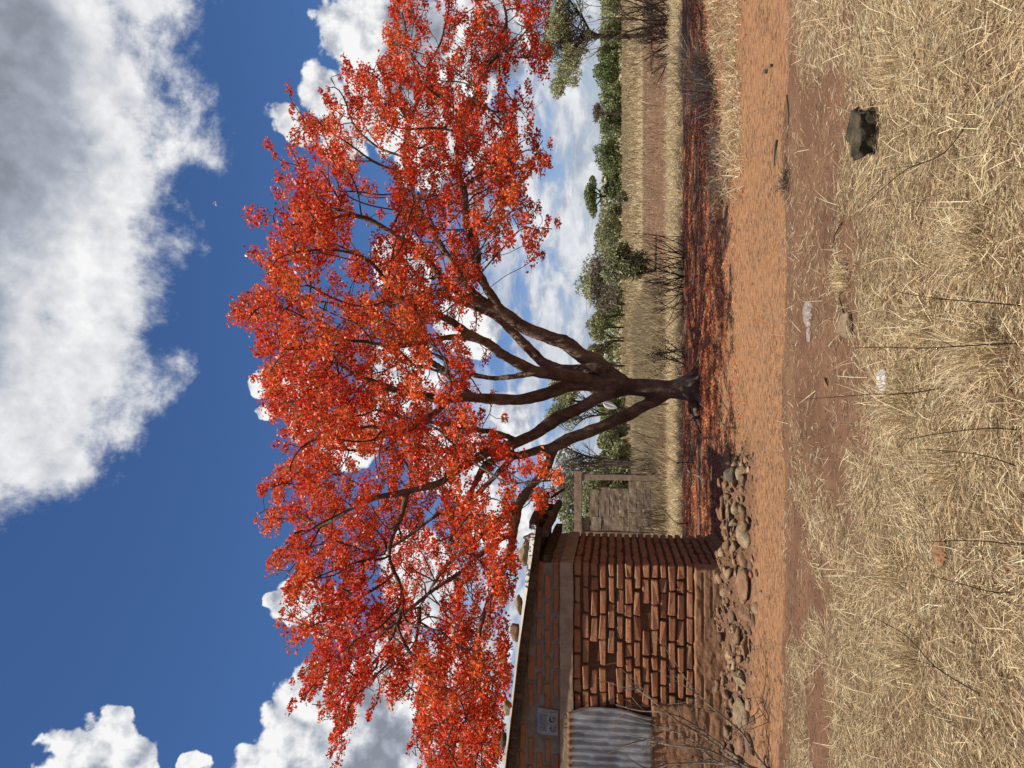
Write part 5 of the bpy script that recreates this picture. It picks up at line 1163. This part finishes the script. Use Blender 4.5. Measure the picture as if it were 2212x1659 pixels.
# arching pale-stemmed bush at right (several fans)
for k_, (a, b_, lab) in enumerate(((1532, 150, 'arching pale-stemmed dry grass clump, the right-hand one of two'), (1538, 195, 'arching pale-stemmed dry grass clump, the left-hand one of two'))):
    g = gp(a, b_); n = 110; B_ = g + np.stack([rng.normal(0, .16, n), rng.normal(0, .12, n), np.zeros(n)], 1)
    V_, F_, C_ = stalks(B_, rng.uniform(0, 6.283, n), rng.uniform(.1, .8, n), rng.uniform(.45, 1.0, n), rng.uniform(.008, .013, n), rng.uniform(.2, .8, n), pal(n, [(0.62, 0.54, 0.40), (0.5, 0.4, 0.27), (0.25, 0.18, 0.12)], None, .12))
    props(link('grass_clump', mesh('grass_clump', V_, F_, {'col': C_}), M_straw), lab, 'grass clump', 'arching dry grass clumps')
g = gp(1703, 392); n = 260; B_ = g + np.stack([rng.normal(0, .06, n), rng.normal(0, .05, n), np.abs(rng.normal(0, .02, n))], 1)
V_, F_, C_ = stalks(B_, rng.uniform(0, 6.283, n), rng.uniform(.6, 1.6, n), rng.uniform(.05, .14, n), rng.uniform(.003, .006, n), rng.normal(.2, .5, n), pal(n, [(0.12, 0.08, 0.05), (0.3, 0.22, 0.14)], None, .2))
props(link('twig_tangle', mesh('twig_tangle', V_, F_, {'col': C_}), M_straw), 'dark ball of tangled dry twigs at the near edge of the track', 'twigs')
# patches of grass on the far right of the shade
Bp = scatter(42000, 1.6, 8.5, 9.9, 13.8, lambda x, y: straw_dens(x, y)); n = len(Bp)
pr = [stalks(Bp, rng.uniform(0, 6.283, n), np.abs(rng.normal(.8, .4, n)), rng.uniform(.06, .26, n), rng.uniform(.005, .009, n), rng.normal(.4, .3, n), pal(n, STRAW, [3, 3, 3, 2, 1], .15))]
stuffobj('dry_grass', pr, M_straw, 'patches of short dry grass between the track and the petal carpet at right')
# tall dry grass field
FG = [(0.46, 0.36, 0.20), (0.38, 0.28, 0.155), (0.55, 0.45, 0.27), (0.30, 0.215, 0.12)]
def fd(x, y):
    n_ = fbm(np.stack([x * .5, y * .35], -1), 3, 101); lft = sst(3.8, 1.2, x - .06 * (y - 20))
    return sst(22.3, 24.2, y + 2.4 * (n_ - .5)) * (lft * (.55 + .45 * sst(.35, .6, n_)) + (1 - lft) * .006) * sst(52, 44, y)
x = rng.uniform(-27, 27, 330000); y = 21.5 + 30 * rng.uniform(0, 1, 330000) ** 1.3; k_ = (rng.uniform(0, 1, len(x)) < fd(x, y)) & (np.abs(x) < .56 * y + 2); x = x[k_]; y = y[k_]
Bp = np.stack([x, y, gh(x, y)], 1); n = len(Bp); hh = fbm(np.stack([x * .4, y * .4], -1), 3, 103)
cl = pal(n, FG, None, .2)
print('field blades', n)
pr = [stalks(Bp, rng.normal(.3, 1.6, n), np.abs(rng.normal(.28, .22, n)), (.30 + .55 * hh) * rng.uniform(.6, 1.2, n), rng.uniform(.010, .020, n) * (y / 25), rng.normal(.35, .35, n), cl)]
stuffobj('tall_grass', pr, M_straw, 'field of tall dry brown grass behind the tree')
# pale mown-looking straw band behind the shade
Bp = scatter(95000, -13, 14, 18.4, 24.5, lambda x, y: .9 * sst(18.4, 18.9, y) * sst(24, 21.5, y)); n = len(Bp)
pr = [stalks(Bp, rng.uniform(0, 6.283, n), np.abs(rng.normal(1.05, .35, n)), rng.uniform(.10, .35, n), rng.uniform(.008, .014, n), rng.normal(.2, .3, n), pal(n, [(0.84, 0.69, 0.42), (0.72, 0.57, 0.33), (0.56, 0.43, 0.25)], None, .12))]
stuffobj('pale_straw', pr, M_straw, 'bright band of flattened pale straw behind the tree shade')
# stubble on the brown plot, right
x = rng.uniform(-2, 26, 15000); y = rng.uniform(22.5, 46, 15000); k_ = (x > .3 + .05 * (y - 22)) & (x < .56 * y + 2); x = x[k_]; y = y[k_]; Bp = np.stack([x, y, gh(x, y)], 1); n = len(Bp)
stuffobj('stubble', [stalks(Bp, rng.uniform(0, 6.283, n), np.abs(rng.normal(.7, .5, n)), rng.uniform(.05, .20, n), rng.uniform(.010, .018, n) * (y / 28), rng.normal(.2, .3, n), pal(n, FG, None, .2))], M_straw, 'sparse stubble on the bare brown plot at right')
# far grass
x = rng.uniform(-75, 75, 55000); y = 46 + 90 * rng.uniform(0, 1, 55000); k_ = np.abs(x) < .53 * y + 3; x = x[k_]; y = y[k_]; Bp = np.stack([x, y, gh(x, y)], 1); n = len(Bp)
stuffobj('far_grass', [stalks(Bp, rng.uniform(0, 6.283, n), np.abs(rng.normal(.4, .3, n)), rng.uniform(.3, .6, n), rng.uniform(.03, .06, n) * (y / 60), rng.normal(.2, .3, n), pal(n, FG, None, .2))], M_straw, 'dry grass reaching to the far tree line')
# petal carpet
x = rng.uniform(-9, 10.5, 150000); y = rng.uniform(9.6, 18.9, 150000); n_ = fbm(np.stack([x * .8, y * 1.2], -1), 4, 31)
k_ = rng.uniform(0, 1, len(x)) < (petal_dens(x, y) * sst(.30, .5, n_) * .8 + .012 + .16 * sst(9.3, 11.0, y) * sst(.42, .58, n_)); x = x[k_]; y = y[k_]; Bp = np.stack([x, y, gh(x, y) + rng.uniform(.004, .02, len(x))], 1); n = len(Bp)
PC = [(0.72, 0.13, 0.035), (0.52, 0.075, 0.025), (0.85, 0.30, 0.08), (0.20, 0.09, 0.045), (0.50, 0.30, 0.15)]
print('petals on ground', n)
V_, F_, C_ = leaves(Bp, rng.uniform(.03, .06, n), .7, pal(n, PC, [2.6, 2, 2, 3.5, 3], .25), .0, .15)
V_ = V_.reshape(-1, 4, 3); c_ = V_.mean(1, keepdims=True); V_ = c_ + (V_ - c_) * np.array([1, 1, .35]); V_ = V_.reshape(-1, 3)
o = link('fallen_petals', mesh('fallen_petals', V_, F_, {'col': C_}), M_petal); props(o, 'carpet of fallen red petals in the shade under the tree', kind='stuff')
tri = sum(len(o.data.polygons) for o in bpy.data.objects if o.type == 'MESH') * 2
print('about', tri, 'triangles;', len(bpy.data.objects), 'objects')
